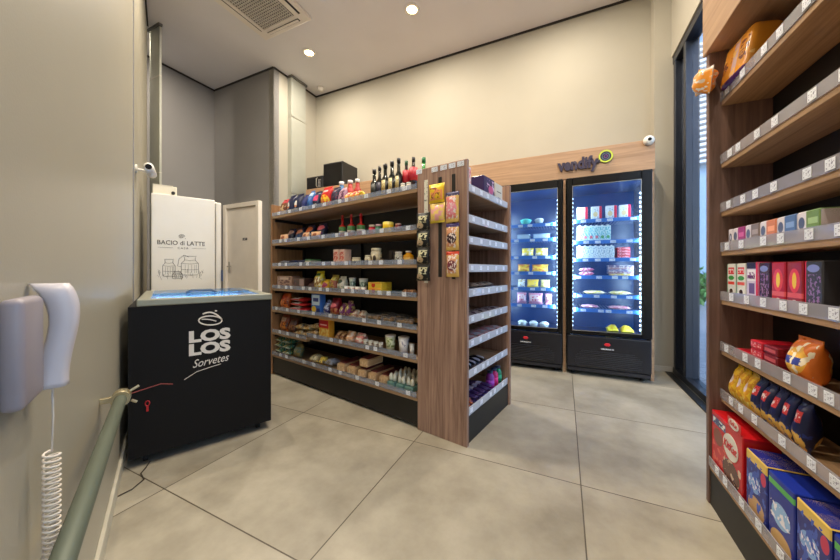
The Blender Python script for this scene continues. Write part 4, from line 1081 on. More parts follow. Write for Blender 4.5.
for (a, b, c, nm) in ((519.5, 531.5, (90, 190, 180), 'teal'), (534, 544, (150, 160, 170), 'grey')):
    FR_('l', 0, a, b, 6.5, lambda w_, h, d: mk_bowl(w_, h, plain(c, .3), plain(tuple(min(255, int(v * 1.2)) for v in c), .3), 'food_tub'), nm + ' lidded food tub', 'tub', 'food tubs in the left fridge')
for a, b in ((517, 530), (533, 550)):
    FR_('l', 1, a, b, 5, boxm(pack((150, 176, 204), (('r', .05, .95, .2, .8, (180, 200, 220)),)), 'butter_box'), 'pale blue flat box', 'box', 'pale blue boxes in the left fridge', d=.14)
for a, b in ((521, 533.5), (534.5, 548)):
    FR_('l', 2, a, b, 8.5, bagm(pack((230, 206, 80), (('n', 4, 4, .55, 0, 1, 0, 1, (236, 230, 210)),)), 'frozen_snack_bag', .5), 'yellow frozen snack bag', 'frozen bag', 'frozen snack bags in the left fridge', d=.06)
for a, b in ((517, 529.5), (531, 548.5)):
    FR_('l', 3, a, b, 7.5, bagm(pack((226, 190, 70), (('n', 4, 4, .5, 0, 1, 0, 1, (200, 120, 60)),)), 'frozen_snack_bag', .5), 'golden frozen snack bag', 'frozen bag', 'golden snack bags in the left fridge', d=.06)
for (a, b, c, nm) in ((517, 525, (214, 220, 226), 'white'), (526, 538.5, (236, 200, 70), 'yellow'), (540, 550, (226, 220, 150), 'pale yellow')):
    FR_('l', 4, a, b, 8, bagm(pack(c, (('n', 4, 4, .56, 0, 1, 0, 1, (190, 170, 120)),)), 'frozen_snack_bag', .5), nm + ' pillow bag', 'frozen bag', 'pillow bags in the left fridge', d=.06)
for a, b in ((516.5, 526.5), (528, 543), (544.5, 552)):
    FR_('l', 5, a, b, 11, lambda w_, h, d: mk_bag(w_, h, d, pack((216, 150, 180), (('r', .1, .9, .3, .85, (232, 206, 214)), ('n', 5, 5, .56, .1, .9, .3, .9, (200, 60, 110)))), 'frozen_meat_bag', 0.0), 'pink frozen meat bag', 'frozen bag', 'pink frozen bags', d=.07)
for a, b in ((517, 527), (528.5, 538), (539, 549)):
    FR_('l', 6, a, b, 8.5, lambda w_, h, d: mk_bowl(w_, h, plain((190, 200, 206), .3), plain((214, 222, 226), .3), 'food_tub'), 'white round food tub', 'tub', 'white food tubs')

# ------------------------------------------------------------------ wall shelves on the right
RL = 1.25; RD = .23
RZ = [1.861, 1.572, 1.348, 1.165, .941, .708, .489, .165]
def wall_unit():
    e_ = empty('wall_shelf_unit', RU, 0, 0, 0)
    obj('end_panel', BX(0, .028, 0, RD, 0.0, 2.12, .002, 1), M['rpanel'], e_)
    obj('end_panel', BX(RL - .028, RL, 0, RD, 0.0, 2.12, .002, 1), M['rpanel'], e_)
    obj('header', BX(-.004, RL, -.012, RD, 2.121, 2.75, .002, 1), M['oak'], e_)
    obj('back_panel', BX(.029, RL - .029, RD - .012, RD - .002, .02, 2.118), M['black'], e_)
    obj('plinth', BX(.0285, RL - .0285, .006, RD - .015, 0.0, .163), M['black'], e_)
    rnd = random.Random(11)
    for k, z in enumerate(RZ):
        fy = .004 if k == 7 else .045
        s = obj('shelf', BX(.029, RL - .029, fy, RD - .013, z, z + .022, .0015, 1), M['rboard'], e_)
        obj('price_rail', BX(.031, RL - .031, fy - .005, fy - .0015, z + .020, z + .062), M['rail_r'], s)
        price_tags(s, .04, RL - .1, fy - .0055, z + .025, 9, rnd, w_=.036, h=.032)
    tag(e_, 'tall wooden wall shelf unit of coffee, pasta and sweets by the window', 'shelving')
wall_unit()
RN = ['top', 'second', 'third', 'fourth', 'fifth', 'sixth', 'seventh', 'bottom']
def WU(k, l0, l1, h, maker, core, cat, group, ly=.052, d=.10, dz=0.0, px=None):
    o = maker((l1 - l0) * .96, h, d)
    setp(o, RU, (l0 + l1) / 2, ly + d / 2, RZ[k] + .0235 + dz)
    reg(o, l0, core + " on the wall unit's " + RN[k] + ' shelf', cat, group); return o
rp = lambda px, ly=.055: RU.at(px, ly)[0]

# fourth level: tea boxes
tea = [((232, 222, 226), (40, 44, 60), 'white tea box with a dark disc'), ((168, 60, 130), None, 'magenta tea box'), ((128, 112, 106), None, 'grey brown tea box'), ((216, 130, 90), None, 'orange tea box'), ((90, 120, 170), None, 'blue tea box'), ((120, 150, 90), None, 'green tea box')]
l = rp(729.5)
for i, (c, dk, nm) in enumerate(tea):
    wd = .035 if i == 0 else .098
    mt = pack((228, 220, 226), (('d', .5, .6, .34, .2, (50, 60, 90)), ('d', .5, .6, .2, .11, (190, 190, 210)))) if i == 0 else pack((228, 220, 226), (('r', .42, 1, .2, 1, c), ('r', .5, .92, .55, .75, tuple(min(255, v + 50) for v in c)), ('d', .2, .62, .15, .2, (90, 100, 130))))
    WU(3, l, l + wd, .092, boxm(mt, 'tea_box'), nm, 'box', 'tea boxes on the wall unit', d=.09)
    l += wd + .004
# fifth level: coffee packs
cof = [((222, 222, 216), 'rg', 'white coffee pack with red and green labels'), ((222, 222, 216), 'rg', 'white coffee pack with red and green labels'), ((214, 200, 226), 'p', 'lilac and white coffee pack'), ((60, 26, 58), 'd', 'dark purple coffee pack'), ((178, 26, 50), 'y', 'crimson coffee pack with a yellow flame'), ((150, 30, 40), 'y', 'crimson coffee pack with a yellow flame'), ((60, 60, 66), 'd', 'dark grey coffee pack')]
l = rp(727.5)
for i, (c, kd, nm) in enumerate(cof):
    sh = {'rg': (('r', .0, .12, 0, 1, (26, 120, 80)), ('r', .2, .9, .72, .9, (214, 50, 60)), ('n', 9, 16, .5, .25, .85, .76, .86, (240, 230, 230)), ('d', .55, .62, .35, .06, (60, 150, 70)), ('r', .16, .94, .44, .52, (220, 70, 60)), ('d', .55, .26, .32, .11, (230, 230, 226)), ('d', .55, .26, .2, .07, (60, 36, 26))),
          'p': (('r', .0, 1, .84, 1, (40, 36, 66)), ('r', .1, .9, .55, .82, (240, 238, 244)), ('n', 8, 12, .52, .15, .85, .6, .76, (120, 60, 130)), ('r', .25, .8, .25, .5, (110, 84, 140)), ('r', .92, 1, 0, 1, (226, 60, 110))),
          'd': (('r', 0, .1, 0, 1, (216, 40, 80)), ('d', .5, .86, .34, .07, (130, 140, 200)), ('n', 8, 16, .54, .2, .9, .2, .75, (150, 110, 150))),
          'y': (('d', .5, .62, .36, .24, (226, 60, 70)), ('d', .5, .62, .14, .16, (240, 200, 60)), ('r', 0, 1, .28, .38, (226, 90, 90)), ('d', .5, .14, .3, .1, (230, 220, 214)))}[kd]
    o = WU(4, l, l + .076, .163 + (i == 2) * .004, boxm(pack(c, sh, rough=.25), 'coffee_pack'), nm, 'coffee pack', 'coffee packs on the wall unit', d=.09)
    if kd == 'p': text('pack_lettering', 'PILAO', .018, plain((110, 40, 110), .4), o, 0, -.0462, .108, depth=.001, bold=.0006)
    l += .083
# sixth: red sweet boxes and an orange bag
RB = pack((190, 24, 44), (('r', .1, .9, .25, .6, (214, 60, 70)), ('n', 7, 6, .56, .1, .9, .2, .8, (240, 200, 200))))
l = rp(734)
for i in range(2): WU(5, l + i * .065, l + i * .065 + .06, .030, boxm(RB, 'chocolate_box'), 'flat red chocolate box', 'box', 'flat red chocolate boxes', d=.12)
l2 = rp(751)
for i in range(2):
    for j in range(3): WU(5, l2 + i * .088, l2 + i * .088 + .084, .031, boxm(RB if i == 0 else pack((120, 20, 36), (('r', .1, .9, .3, .7, (200, 90, 100)),)), 'chocolate_box'), ['bottom', 'middle', 'top'][j] + (' red' if i == 0 else ' dark red') + ' chocolate box of the stack', 'box', 'stacks of red chocolate boxes', d=.11, dz=j * .032)
o = WU(5, l2 + .18, l2 + .30, .15, lambda w_, h, d: mk_bag(w_, h, d, pack((226, 120, 40), (('d', .5, .5, .36, .3, (236, 180, 70)), ('r', .2, .8, .42, .58, (60, 70, 150)), ('n', 6, 6, .58, .1, .9, .1, .9, (240, 226, 200)))), 'snack_bag', .03), 'round orange snack bag', 'snack bag', None, d=.085)
# seventh: pasta bags
l = rp(727)
for i in range(3):
    WU(6, l, l + .056, .165, bagm(pack((234, 190, 50), (('n', 4, 8, .5, .05, .95, .3, .9, (214, 150, 40)), ('d', .4, .62, .25, .12, (220, 200, 200)), ('n', 7, 8, .6, 0, 1, 0, .5, (246, 226, 130)))), 'pasta_bag', .05), 'yellow pasta bag', 'pasta bag', 'yellow pasta bags', d=.065); l += .059
for i in range(5):
    WU(6, l, l + .056, .165, bagm(pack((26, 32, 78), (('r', .25, .75, .58, .8, (206, 60, 60)), ('n', 9, 14, .5, .28, .72, .62, .76, (240, 230, 230)), ('d', .5, .2, .4, .2, (226, 180, 90)), ('n', 6, 6, .58, 0, 1, .05, .4, (40, 60, 140)))), 'pasta_bag', .05), 'navy pasta bag', 'pasta bag', 'navy pasta bags', d=.065); l += .059
# bottom: big chocolate egg boxes
l = rp(714.5, .05) + .0
RB2 = pack((196, 24, 30), (('d', .24, .62, .16, .14, (130, 60, 40)), ('n', 7, 8, .56, .05, .5, .08, .5, (226, 80, 60)), ('d', .66, .25, .26, .2, (96, 56, 40)), ('n', 8, 9, .56, .4, .95, .05, .45, (220, 190, 160)), ('r', .03, .5, .80, .93, (60, 70, 120)), ('n', 12, 20, .5, .06, .48, .82, .91, (226, 226, 230))), rough=.25)
o = WU(7, .031, .031 + .285, .262, boxm(RB2, 'chocolate_egg_box'), 'large red chocolate box with a white oval logo', 'box', None, d=.11, ly=.008)
bmv = LA([(0, 0), (.052, 0), (.052, .0015), (0, .0015)], 30)
for v in bmv.verts: v.co = Vector((v.co.x * 1.2, -v.co.z, v.co.y * 1.0))
ov = obj('logo_oval', bmv, M['white'], o); ov.location = (.045, -.0555, .175)
text('logo_lettering', 'KitKat', .046, plain((206, 24, 30), .4), o, .045, -.058, .175, depth=.001, bold=.001, shear=.25, width=.11)
fl = obj('box_flap', BX(-.012, .094, -.052, -.0505, 0, .040, .0005, 1), plain((196, 24, 30), .3), None); fl.parent = o; fl.location = (.035, -.005, .2625)
bmv = LA([(0, 0), (.02, 0), (.02, .001), (0, .001)], 24)
for v in bmv.verts: v.co = Vector((v.co.x * 2.0, -v.co.z, v.co.y))
q = obj('flap_oval', bmv, M['white'], o); q.location = (.075, -.0575, .283)
text('flap_lettering', 'KitKat', .026, plain((206, 24, 30), .4), o, .075, -.059, .283, depth=.001, width=.06, shear=.2)
BB = pack((34, 44, 130), (('r', .0, 1, .86, 1, (226, 190, 90)), ('d', .4, .55, .3, .14, (130, 170, 230)), ('n', 8, 12, .52, .15, .7, .46, .64, (230, 230, 250)), ('d', .5, .2, .4, .16, (200, 160, 110)), ('n', 6, 7, .56, 0, 1, 0, .9, (60, 90, 190)), ('d', .85, .75, .12, .1, (200, 50, 90))), rough=.25)
BB2 = pack((30, 50, 150), (('r', .0, 1, .84, .92, (90, 180, 90)), ('d', .5, .5, .36, .16, (150, 190, 236)), ('n', 7, 12, .54, .1, .9, .4, .62, (240, 240, 250)), ('d', .5, .14, .4, .14, (210, 170, 110))), rough=.25)
l = .325
for i in range(4):
    WU(7, l, l + .135, .235, boxm(BB if i % 2 == 0 else BB2, 'chocolate_egg_box'), 'tall blue chocolate egg box' if i % 2 == 0 else 'tall bright blue egg box with a green band', 'box', 'blue chocolate egg boxes', d=.11, ly=.012); l += .14
# top: bread bags; second and third: low packets
def bread(w_, h, d, name='bread_bag'):
    e_ = root(name)
    bm_ = BX(-w_ / 2, w_ / 2, -d / 2, d / 2, 0, h, .022, 3)
    obj('loaf', bm_, pack((222, 146, 46), (('r', .45, .62, 0, 1, (206, 170, 170)), ('n', 7, 14, .5, .68, .95, .3, .75, (120, 60, 40)), ('n', 6, 4, .5, .1, .4, .35, .6, (140, 80, 50)), ('r', 0, 1, 0, .1, (80, 40, 100)), ('n', 5, 5, .62, 0, 1, 0, 1, (240, 190, 110))), rough=.2), e_, True)
    bm_ = bmesh.new(); add_lathe(bm_, [(.03, 0), (.012, .03), (.010, .04), (.028, .075), (.022, .08), (0, .06)], 12)
    for v in bm_.verts: v.co = Vector((-v.co.z, v.co.y, v.co.x))
    t = obj('twisted_end', bm_, plain((226, 140, 50), .3), e_, True); t.location = (-w_ / 2 + .01, 0, h * .7)
    return e_
o = bread(.20, .185, .10)
setp(o, RU, .155, .075, RZ[0] + .030, 0); o.rotation_euler = (R(-10), 0, RU.ang + R(4)); o.location.z += .012
reg(o, 1, "large orange wrapped loaf of sliced bread on the wall unit's top shelf", 'bread', 'bread bags on the wall unit')
o = obj('bread_bag', bag_bm(.085, .155, .075, seed=91, crimp=.14), pack((206, 190, 176), (('n', 3, 3, .48, 0, 1, 0, 1, (236, 150, 40)), ('n', 6, 6, .6, 0, 1, 0, 1, (236, 232, 226)), ('r', 0, 1, .8, 1, (240, 160, 40)))), None, True)
o.scale = (1.35, 1.1, 1.2); setp(o, RU, .135, -.024, 1.945); o.rotation_euler = (0, R(-66), RU.ang)
reg(o, 0, "small orange and clear bread bag tipping over the wall unit's top shelf edge", 'bread', 'bread bags on the wall unit')
for i in range(5):
    WU(2, .06 + i * .11, .15 + i * .11, .026, flatm(pack((90, 110, 170), (('n', 5, 5, .5, 0, 1, 0, 1, (170, 170, 210)),), True), 'sweet_packet'), 'flat blue sweet packet', 'sweet packet', 'flat sweet packets on the wall unit', d=.10)
    WU(1, .10 + i * .12, .20 + i * .12, .024, flatm(pack((150, 120, 110), (('n', 5, 5, .5, 0, 1, 0, 1, (214, 170, 120)),), True), 'sweet_packet'), 'flat brown sweet packet', 'sweet packet', 'flat sweet packets on the wall unit', d=.10)

# ------------------------------------------------------------------ ice cream chest freezer
def chest():
    W_, D, T = .725, .96, .935
    e_ = empty('chest_freezer', FRZ, -W_ / 2, D / 2, 0)
    hx, hy = W_ / 2, D / 2
    bm_ = bmesh.new()
    BLK2 = plain((11, 9, 10), .6, spec=.25)
    add_box(bm_, -hx, hx, -hy, hy, .055, .595)
    obj('base_body', bm_, BLK2, e_)
    bm_ = bmesh.new()      # hollow upper body
    t = .05
    add_box(bm_, -hx, hx, -hy, -hy + t, .595, .895); add_box(bm_, -hx, hx, hy - t, hy, .595, .895)
    add_box(bm_, -hx, -hx + t, -hy + t, hy - t, .595, .895); add_box(bm_, hx - t, hx, -hy + t, hy - t, .595, .895)
    obj('upper_body', bm_, BLK2, e_)
    bm_ = bmesh.new(); q = .055
    add_box(bm_, -hx + .035, hx + .006, -hy - .008, -hy + q, .896, T, .006, 2); add_box(bm_, -hx + .035, hx + .006, hy - q, hy + .006, .896, T, .006, 2)
    add_box(bm_, -hx + .035, -hx + .035 + q, -hy + q, hy - q, .896, T, .004, 1); add_box(bm_, hx + .006 - q, hx + .006, -hy + q, hy - q, .896, T, .004, 1)
    obj('lid_frame', bm_, plain((150, 150, 134), .4, .3), e_)
    bm_ = bmesh.new()
    add_box(bm_, -hx + t, hx - t, -hy + t, -hy + t + .006, .61, .895); add_box(bm_, -hx + t, hx - t, hy - t - .006, hy - t, .61, .895)
    add_box(bm_, -hx + t, -hx + t + .006, -hy + t, hy - t, .61, .895); add_box(bm_, hx - t - .006, hx - t, -hy + t, hy - t, .61, .895)
    add_box(bm_, -hx + t, hx - t, -hy + t, hy - t, .601, .61)
    obj('inner_liner', bm_, plain((196, 222, 240), .3), e_)
    for s in (-1, 1):
        bm_ = BX(-hx + .09, hx - .05, -.01 if s > 0 else -hy + q, hy - q if s > 0 else .01, T - .012 + (s > 0) * .008, T - .006 + (s > 0) * .008)
        g_ = obj('glass_lid', bm_, clear((180, 214, 240), .10), e_)
        obj('lid_handle', TU([(-.09, s * .02 + .0, T + .0), (-.06, s * .02, T + .016), (.06, s * .02, T + .016), (.09, s * .02, T + .0)], .008), plain((70, 90, 110), .4), g_)
    obj('led_tube', BX(-hx + .10, hx - .06, hy - t - .022, hy - t - .008, .868, .884), glow((190, 226, 255), 9), e_)
    ld = bpy.data.lights.new('chest_lamp', 'AREA'); ld.shape = 'RECTANGLE'; ld.size = .55; ld.size_y = .03; ld.energy = 6; ld.color = (.62, .84, 1)
    lo = bpy.data.objects.new('chest_lamp', ld); COL.objects.link(lo); lo.parent = e_; lo.location = (0, hy - t - .03, .862); lo.rotation_euler = (R(-20), 0, 0)
    for sx in (-1, 1):
        for sy in (-1, 1):
            bm_ = bmesh.new(); add_tube(bm_, [(-.011, 0, .024), (.011, 0, .024)], .024, 16)
            c = obj('caster_wheel', bm_, M['rubber'], e_, True); c.location = (sx * (hx - .07), sy * (hy - .07), 0)
            obj('caster_fork', BX(-.017, .017, -.015, .015, .030, .056, .002, 1), M['steel'], c)
    # emblem: scoop shape above the words
    WHM = plain((226, 220, 212), .5)
    Yf = 1.9
    x0 = FRZ.at(210.5, -.003)[0] + W_ / 2; Y0 = FRZ.at(210.5, -.003)[1]
    f = -hy - .0035
    pts = [(x0 + .060 * math.cos(t_ / 28 * 6.283), f, zat(320.5, Y0) + .028 * math.sin(t_ / 28 * 6.283) - .006 * math.cos(t_ / 28 * 6.283)) for t_ in range(28)]
    bm_ = TU(pts, .0042, 6, True)
    pts = [(x0 - .04 + .1 * t_ / 10, f, zat(316.5, Y0) + .018 + .016 * math.sin(t_ / 10 * 3.0) - .045 * (t_ / 10) ** 2) for t_ in range(11)]
    add_tube(bm_, pts, .005, 6)
    pts = [(x0 - .045 + .075 * t_ / 8, f, zat(320.5, Y0) + .012 - .02 * (t_ / 8) ** 2) for t_ in range(9)]
    add_tube(bm_, pts, .0035, 6)
    add_lathe(bm_, [(0, -.006), (.0085, 0), (0, .006)], 12, (x0 + .028, f, zat(311.3, Y0)))
    obj('emblem', bm_, WHM, e_, True)
    for r_, yy in ((0, 335), (1, 347.6)):
        text('brand_lettering', 'LOS', .098, WHM, e_, x0, -hy - .0005, zat(yy, Y0), depth=.002, bold=.005, width=.215, height=.073)
    t_ = text('script_lettering', 'Sorvetes', .058, WHM, e_, x0 + .005, -hy - .0005, zat(360.5, Y0), depth=.0012, shear=.45, width=.19, height=.048); t_.rotation_euler = (0, R(-4), 0)
    obj('underline', TU([(x0 - .13, f, zat(375, Y0)), (x0 - .07, f, zat(371, Y0) + .01), (x0 - .0, f, zat(367, Y0)), (x0 + .055, f, zat(365.5, Y0))], .0017, 6), WHM, e_)
    tag(e_, 'black ice cream chest freezer with a glass top and white lettering on casters', 'freezer')
    # red tag on its front
    lx, Y = FRZ.at(147.5, -.004)
    r_ = obj('key_tag', None_bm(), plain((176, 24, 30), .4)); bm_ = bmesh.new()
    add_tube(bm_, [(.009 * math.cos(a_), 0, .014 * math.sin(a_)) for a_ in [i / 14 * 6.283 for i in range(14)]], .003, 6, True); add_box(bm_, -.005, .005, -.002, .002, -.045, -.014)
    bm_.to_mesh(r_.data); bm_.free(); setp(r_, FRZ, lx, -.010, zat(403, Y)); tag(r_, 'small red tag hanging on the front of the black chest freezer', 'tag')
chest()

# tall white freezer behind it
def tall_white():
    up = 3.9
    n0 = -.115; w_ = .60; T = 1.845
    base = Vector((0, 0, 0))
    fo = FRZ.o; off = up - (fo[0] * FRZ.ey[0] + fo[1] * FRZ.ey[1])
    lx0 = FRZ.at(151, off)[0]; lx1 = FRZ.at(221.5, off)[0]; w_ = lx1 - lx0
    e_ = empty('upright_freezer', FRZ, (lx0 + lx1) / 2, off + .02, 0)
    hx = w_ / 2
    obj('cabinet', BX(-hx, hx - .03, .055, .62, .05, T - .01, .006, 2), M['enamel'], e_)
    dr = obj('door', BX(-hx, hx - .058, -.02, .05, .12, T - .005, .008, 2), M['enamel'], e_)
    obj('door_edge', BX(hx - .052, hx, -.015, .05, .10, T - .025, .016, 3), M['enamel'], e_)
    obj('gasket', BX(-hx + .01, hx - .04, .0505, .0545, .12, T - .03), plain((90, 90, 90), .7), e_)
    for x in (-hx + .06, hx - .1):
        for y in (.08, .55): obj('foot', add_lathe(bmesh.new(), [(0, 0), (.022, 0), (.022, .05), (0, .05)], 10, (x, y, 0)), M['rubber'], e_)
    obj('lock', BX(hx - .003, hx + .012, -.03, .02, .98, 1.10, .003, 1), plain((60, 80, 120), .4), e_)
    INK = plain((74, 68, 62), .5)
    def X(px): return FRZ.at(px, off)[0] - (lx0 + lx1) / 2
    Y0 = FRZ.at(182, off)[1]; f = -.0212
    cx = X(181.5)
    text('brand_lettering', 'BACIO di LATTE', .06, INK, dr, X(182), f, zat(243.3, Y0), depth=.001, bold=.0003, width=X(206) - X(158.5))
    text('brand_lettering', 'CASA', .028, INK, dr, X(183), f, zat(248.2, Y0), depth=.001, space=1.4)
    bm_ = bmesh.new()
    for (a, b) in ((158, 173), (192, 206)): add_box(bm_, X(a), X(b), f - .001, f, zat(248, Y0) - .001, zat(248, Y0) + .001)
    obj('rule_line', bm_, INK, dr)
    # spiral mark
    bm_ = TU([(cx + .026 * (1 - i / 46) * math.cos(i / 46 * 12.6), f, zat(236.5, Y0) + .022 * (1 - i / 46) * math.sin(i / 46 * 12.6)) for i in range(42)], .0022, 5)
    add_lathe(bm_, [(0, -.004), (.004, 0), (0, .004)], 8, (cx + .03, f, zat(238.5, Y0)))
    obj('spiral_mark', bm_, INK, dr)
    # line drawing of milk churns
    bm_ = bmesh.new(); r = .0017
    def churn(px, pb, pt, wpx):
        x = X(px); zb, zt = zat(pb, Y0), zat(pt, Y0); h = zt - zb; hw_ = wpx / 2 * Y0 / F
        prof = [(-.8, 0), (-1, .06), (-1, .62), (-.62, .78), (-.62, .9), (-.75, 1), (.75, 1), (.62, .9), (.62, .78), (1, .62), (1, .06), (.8, 0)]
        add_tube(bm_, [(x + a * hw_, f, zb + b * h) for a, b in prof], r, 5, True)
        for b in (.3, .62, .8): add_tube(bm_, [(x - hw_ * (1 if b < .7 else .62), f, zb + b * h), (x, f, zb + b * h - .006), (x + hw_ * (1 if b < .7 else .62), f, zb + b * h)], r * .7, 4)
        for s in (-.55, -.2, .2, .55, .75): add_tube(bm_, [(x + s * hw_, f, zb + .1 * h), (x + s * hw_, f, zb + .55 * h)], r * .5, 4)
    churn(169, 276, 259.5, 9.5); churn(190, 275, 256, 14); churn(177.5, 278.5, 271.5, 8)
    x = X(184)
    add_tube(bm_, [(x - .02, f, zat(267, Y0)), (x - .05, f, zat(266, Y0)), (x - .04, f, zat(259, Y0)), (x, f, zat(255, Y0)), (x + .04, f, zat(257, Y0))], r, 5)
    rnd = random.Random(2)
    for i in range(44):
        px = 158 + rnd.random() * 46; py = 272 + rnd.random() * 8
        add_tube(bm_, [(X(px), f, zat(py, Y0)), (X(px + rnd.uniform(-2, 2)), f, zat(py - rnd.uniform(1, 5), Y0))], r * .5, 4)
    obj('churn_drawing', bm_, INK, dr)
    tag(e_, 'tall white upright freezer with a milk churn drawing behind the black chest freezer', 'freezer')
    # carton on top
    l0, w2, Y = span(FRZ, 152.5, 177, off + .06)
    c = empty('white_carton', FRZ, l0, off + .18, T - .0085)
    obj('carton_body', BX(-w2 / 2, w2 / 2, -.11, .11, 0, .10, .004, 1), plain((222, 216, 198), .5), c)
    obj('carton_flap', BX(-w2 / 2, w2 / 2 - .03, -.112, .10, .1005, .106, .001, 1), plain((230, 224, 208), .5), c)
    obj('round_plug', TU([(w2 / 2 - .03, -.111, .035), (w2 / 2 - .03, -.125, .035)], .016, 14), M['black'], c)
    tag(c, 'low white box lying on top of the tall white freezer', 'box')
tall_white()

# ------------------------------------------------------------------ cameras
def bullet_cam():
    lx, Y = LW.at(152, -.10)
    e_ = empty('security_camera', LW, lx - .10, 0, zat(174, Y))
    obj('mount_plate', TU([(0, -.0005, 0), (0, -.012, 0)], .035, 16), M['white'], e_)
    obj('arm', TU([(0, -.012, 0), (.02, -.05, 0), (.04, -.085, .0)], .010, 8), M['white'], e_)
    obj('camera_body', TU([(-.10, -.085, .008), (.10, -.10, -.004)], .034, 18), M['white'], e_, True)
    o2 = obj('lens', TU([(-.101, -.0849, .008), (-.104, -.0847, .008)], .022, 16), M['black_gloss'], e_)
    tag(e_, 'white bullet security camera on the left wall above the white freezer', 'camera')
bullet_cam()
def dome_cam(fr, lx, ly, z, s, label, side):
    e_ = empty('security_camera', fr, lx, ly, z)
    bm_ = LA([(0, 0), (s, 0), (s * 1.05, s * .35), (s * .9, s * .8), (s * .5, s * 1.15), (0, s * 1.25)], 24)
    bl = LA([(0, s * 1.28), (s * .30, s * 1.22), (s * .55, s * 1.06), (s * .5, s * 1.0), (0, s)], 24)
    for b_ in (bm_, bl):
        for v in b_.verts:
            x, y, q = v.co
            v.co = Vector((x, -q, y)) if side else Vector((x, y, -q))
        if side: pass
    if not side:
        bmesh.ops.rotate(bl, verts=bl.verts, cent=(0, 0, -s * .3), matrix=Matrix.Rotation(R(-48), 3, 'X'))
    obj('housing', bm_, M['white'], e_, True); obj('lens', bl, M['black_gloss'], e_, True)
    tag(e_, label, 'camera')
lx, Y = ROOM.at(322, 4.15)
dome_cam(ROOM, lx, 4.12, CEIL - .0, .055, 'white dome security camera on the ceiling in the back corner', False)
lx, Y = ROOM.at(648.5, BKF)
dome_cam(ROOM, lx, BKF - .001, zat(141, Y), .045, 'white round security camera at the right end of the wooden bulkhead', True)

# ------------------------------------------------------------------ left wall: handset, cord, pipe
def handset():
    lx, Y = LW.at(64, -.045)
    z0, z1 = zat(384, Y), zat(283, Y)
    h = z1 - z0
    e_ = empty('intercom_handset', LW, lx, 0, z0)
    PW = plain((206, 200, 202), .35); PG2 = plain((150, 142, 146), .4)
    obj('wall_base', BX(-.14, -.035, -.028, -.001, .0, h - .02, .010, 3), PG2, e_, True)
    # curved handle: a swept rounded bar, ear and mouth ends thick
    bm_ = bmesh.new(); n = 22; rings = []
    for i in range(n + 1):
        t = i / n; z = .0 + t * h
        bow = math.sin(math.pi * t) ** .8
        yc = -.026 - .020 * math.sin(math.pi * t ** 1.7) ** .8; th = .019 + .007 * abs(2 * t - 1) ** 2; wd = .046
        if t > .92: wd *= math.sqrt(max(.05, 1 - ((t - .92) / .085) ** 2))
        ring = []
        for k in range(12):
            a = k / 12 * 6.283; cx_, sy = math.cos(a), math.sin(a)
            ring.append(bm_.verts.new((math.copysign(abs(cx_) ** .6, cx_) * wd / 2 + .0, yc + math.copysign(abs(sy) ** .6, sy) * th, z)))
        rings.append(ring)
    for A, B in zip(rings, rings[1:]):
        for k in range(12): bm_.faces.new((A[k], A[(k + 1) % 12], B[(k + 1) % 12], B[k]))
    bm_.faces.new(rings[0][::-1]); bm_.faces.new(rings[-1])
    hs = obj('handset_grip', bm_, PW, e_, True)
    # cord
    bm_ = bmesh.new()
    x0 = .0
    add_tube(bm_, [(x0, -.03, .0), (x0 + .006, -.03, -.06), (x0 - .003, -.03, -.125)], .0017, 6)
    ztop = -.125; zbot = zat(552, Y) - z0
    pts = []
    turns = 20; n = turns * 12
    for i in range(n + 1):
        t = i / n; a = t * turns * 6.283
        pts.append((x0 - .003 + .0 + .011 * math.cos(a), -.03 + .011 * math.sin(a), ztop + (zbot - ztop) * t))
    add_tube(bm_, pts, .0021, 6)
    add_tube(bm_, [pts[-1], (x0 - .03, -.03, zbot - .015), (x0 - .07, -.015, zbot - .01), (x0 - .10, -.003, zbot + .0)], .0021, 6)
    obj('coiled_cord', bm_, plain((226, 216, 200), .4), e_, True)
    tag(e_, 'white wall intercom handset with a coiled cord on the left wall', 'intercom')
handset()
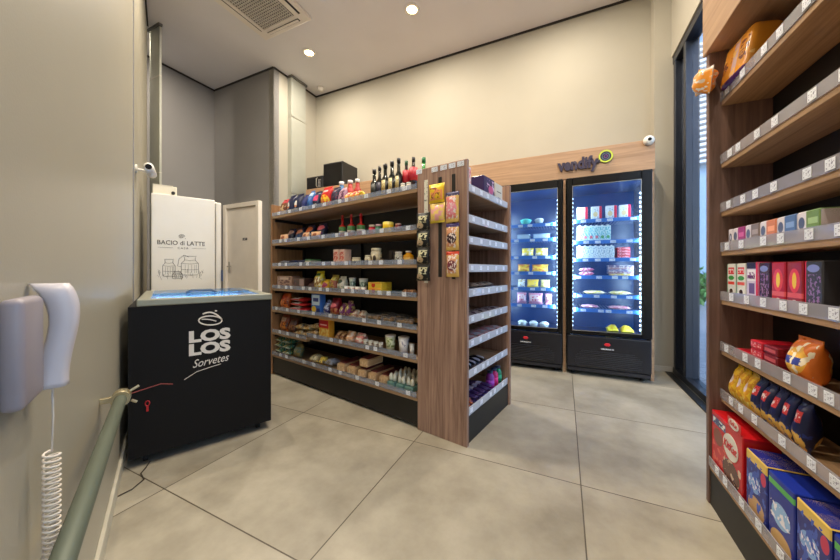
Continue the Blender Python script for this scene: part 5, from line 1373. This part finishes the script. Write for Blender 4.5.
def pipe():
    off = -.060
    xe = LW.at(121, off)[0]
    zc = zat(398, LW.at(121, off)[1])
    e_ = empty('conduit_pipe', LW, xe, 0, zc)
    obj('pipe', TU([(-1.6, off, 0), (-.02, off, 0)], .019, 20), plain((98, 106, 92), .5, .2, var=.1), e_, True)
    obj('coupling', TU([(-.02, off, 0), (.035, off, 0)], .028, 20), plain((170, 160, 130), .35, .8), e_, True)
    bm_ = bmesh.new()
    for x in (-.022, .0, .018): add_tube(bm_, [(x, off, 0), (x + .009, off, 0)], .029, 20)
    add_box(bm_, -.005, .012, off + .02, -.0005, -.010, .010, .001, 1)
    add_tube(bm_, [(.006, off - .026, .020), (.012, off - .052, .034)], .005, 8); add_tube(bm_, [(.006, off - .030, -.018), (.010, off - .045, -.030)], .005, 8)
    obj('clamp', bm_, plain((186, 172, 136), .35, .8), e_)
    obj('red_wire', TU([(.03, off - .02, .0), (.05, off - .07, .004), (.055, off - .12, .012), (.06, off - .16, .0)], .002, 6), plain((120, 40, 36), .4), e_)
    tag(e_, 'grey green metal pipe running along the left wall with a clamp at its end', 'pipe')
pipe()
# thin cable on the floor by the chest freezer
pp = [(150, 462), (146, 468), (141, 474), (144, 480), (132, 490), (118, 497)]
pts = []
for px, py in pp:
    Y = EYE * F / (py - HOR); pts.append(((px - 420) / F * Y, Y, .004))
o = obj('power_cable', TU(pts, .003, 6), plain((70, 62, 50), .6)); tag(o, 'thin dark cable lying on the floor in front of the black chest freezer', 'cable')

# ------------------------------------------------------------------ labels: tell look-alikes apart by their order
from collections import defaultdict
by = defaultdict(list)
for px, o, lab in THINGS: by[lab].append((px, o))
NUM = ['', '', 'second', 'third', 'fourth', 'fifth', 'sixth', 'seventh', 'eighth']
for lab, L_ in by.items():
    L_.sort(key=lambda t: t[0]); n = len(L_)
    for i, (px, o) in enumerate(L_):
        if n == 1: o['label'] = lab
        elif i == 0: o['label'] = 'leftmost ' + lab
        elif i == n - 1: o['label'] = 'rightmost ' + lab
        elif n == 3: o['label'] = 'middle ' + lab
        else: o['label'] = NUM[i + 1] + '-from-left ' + lab
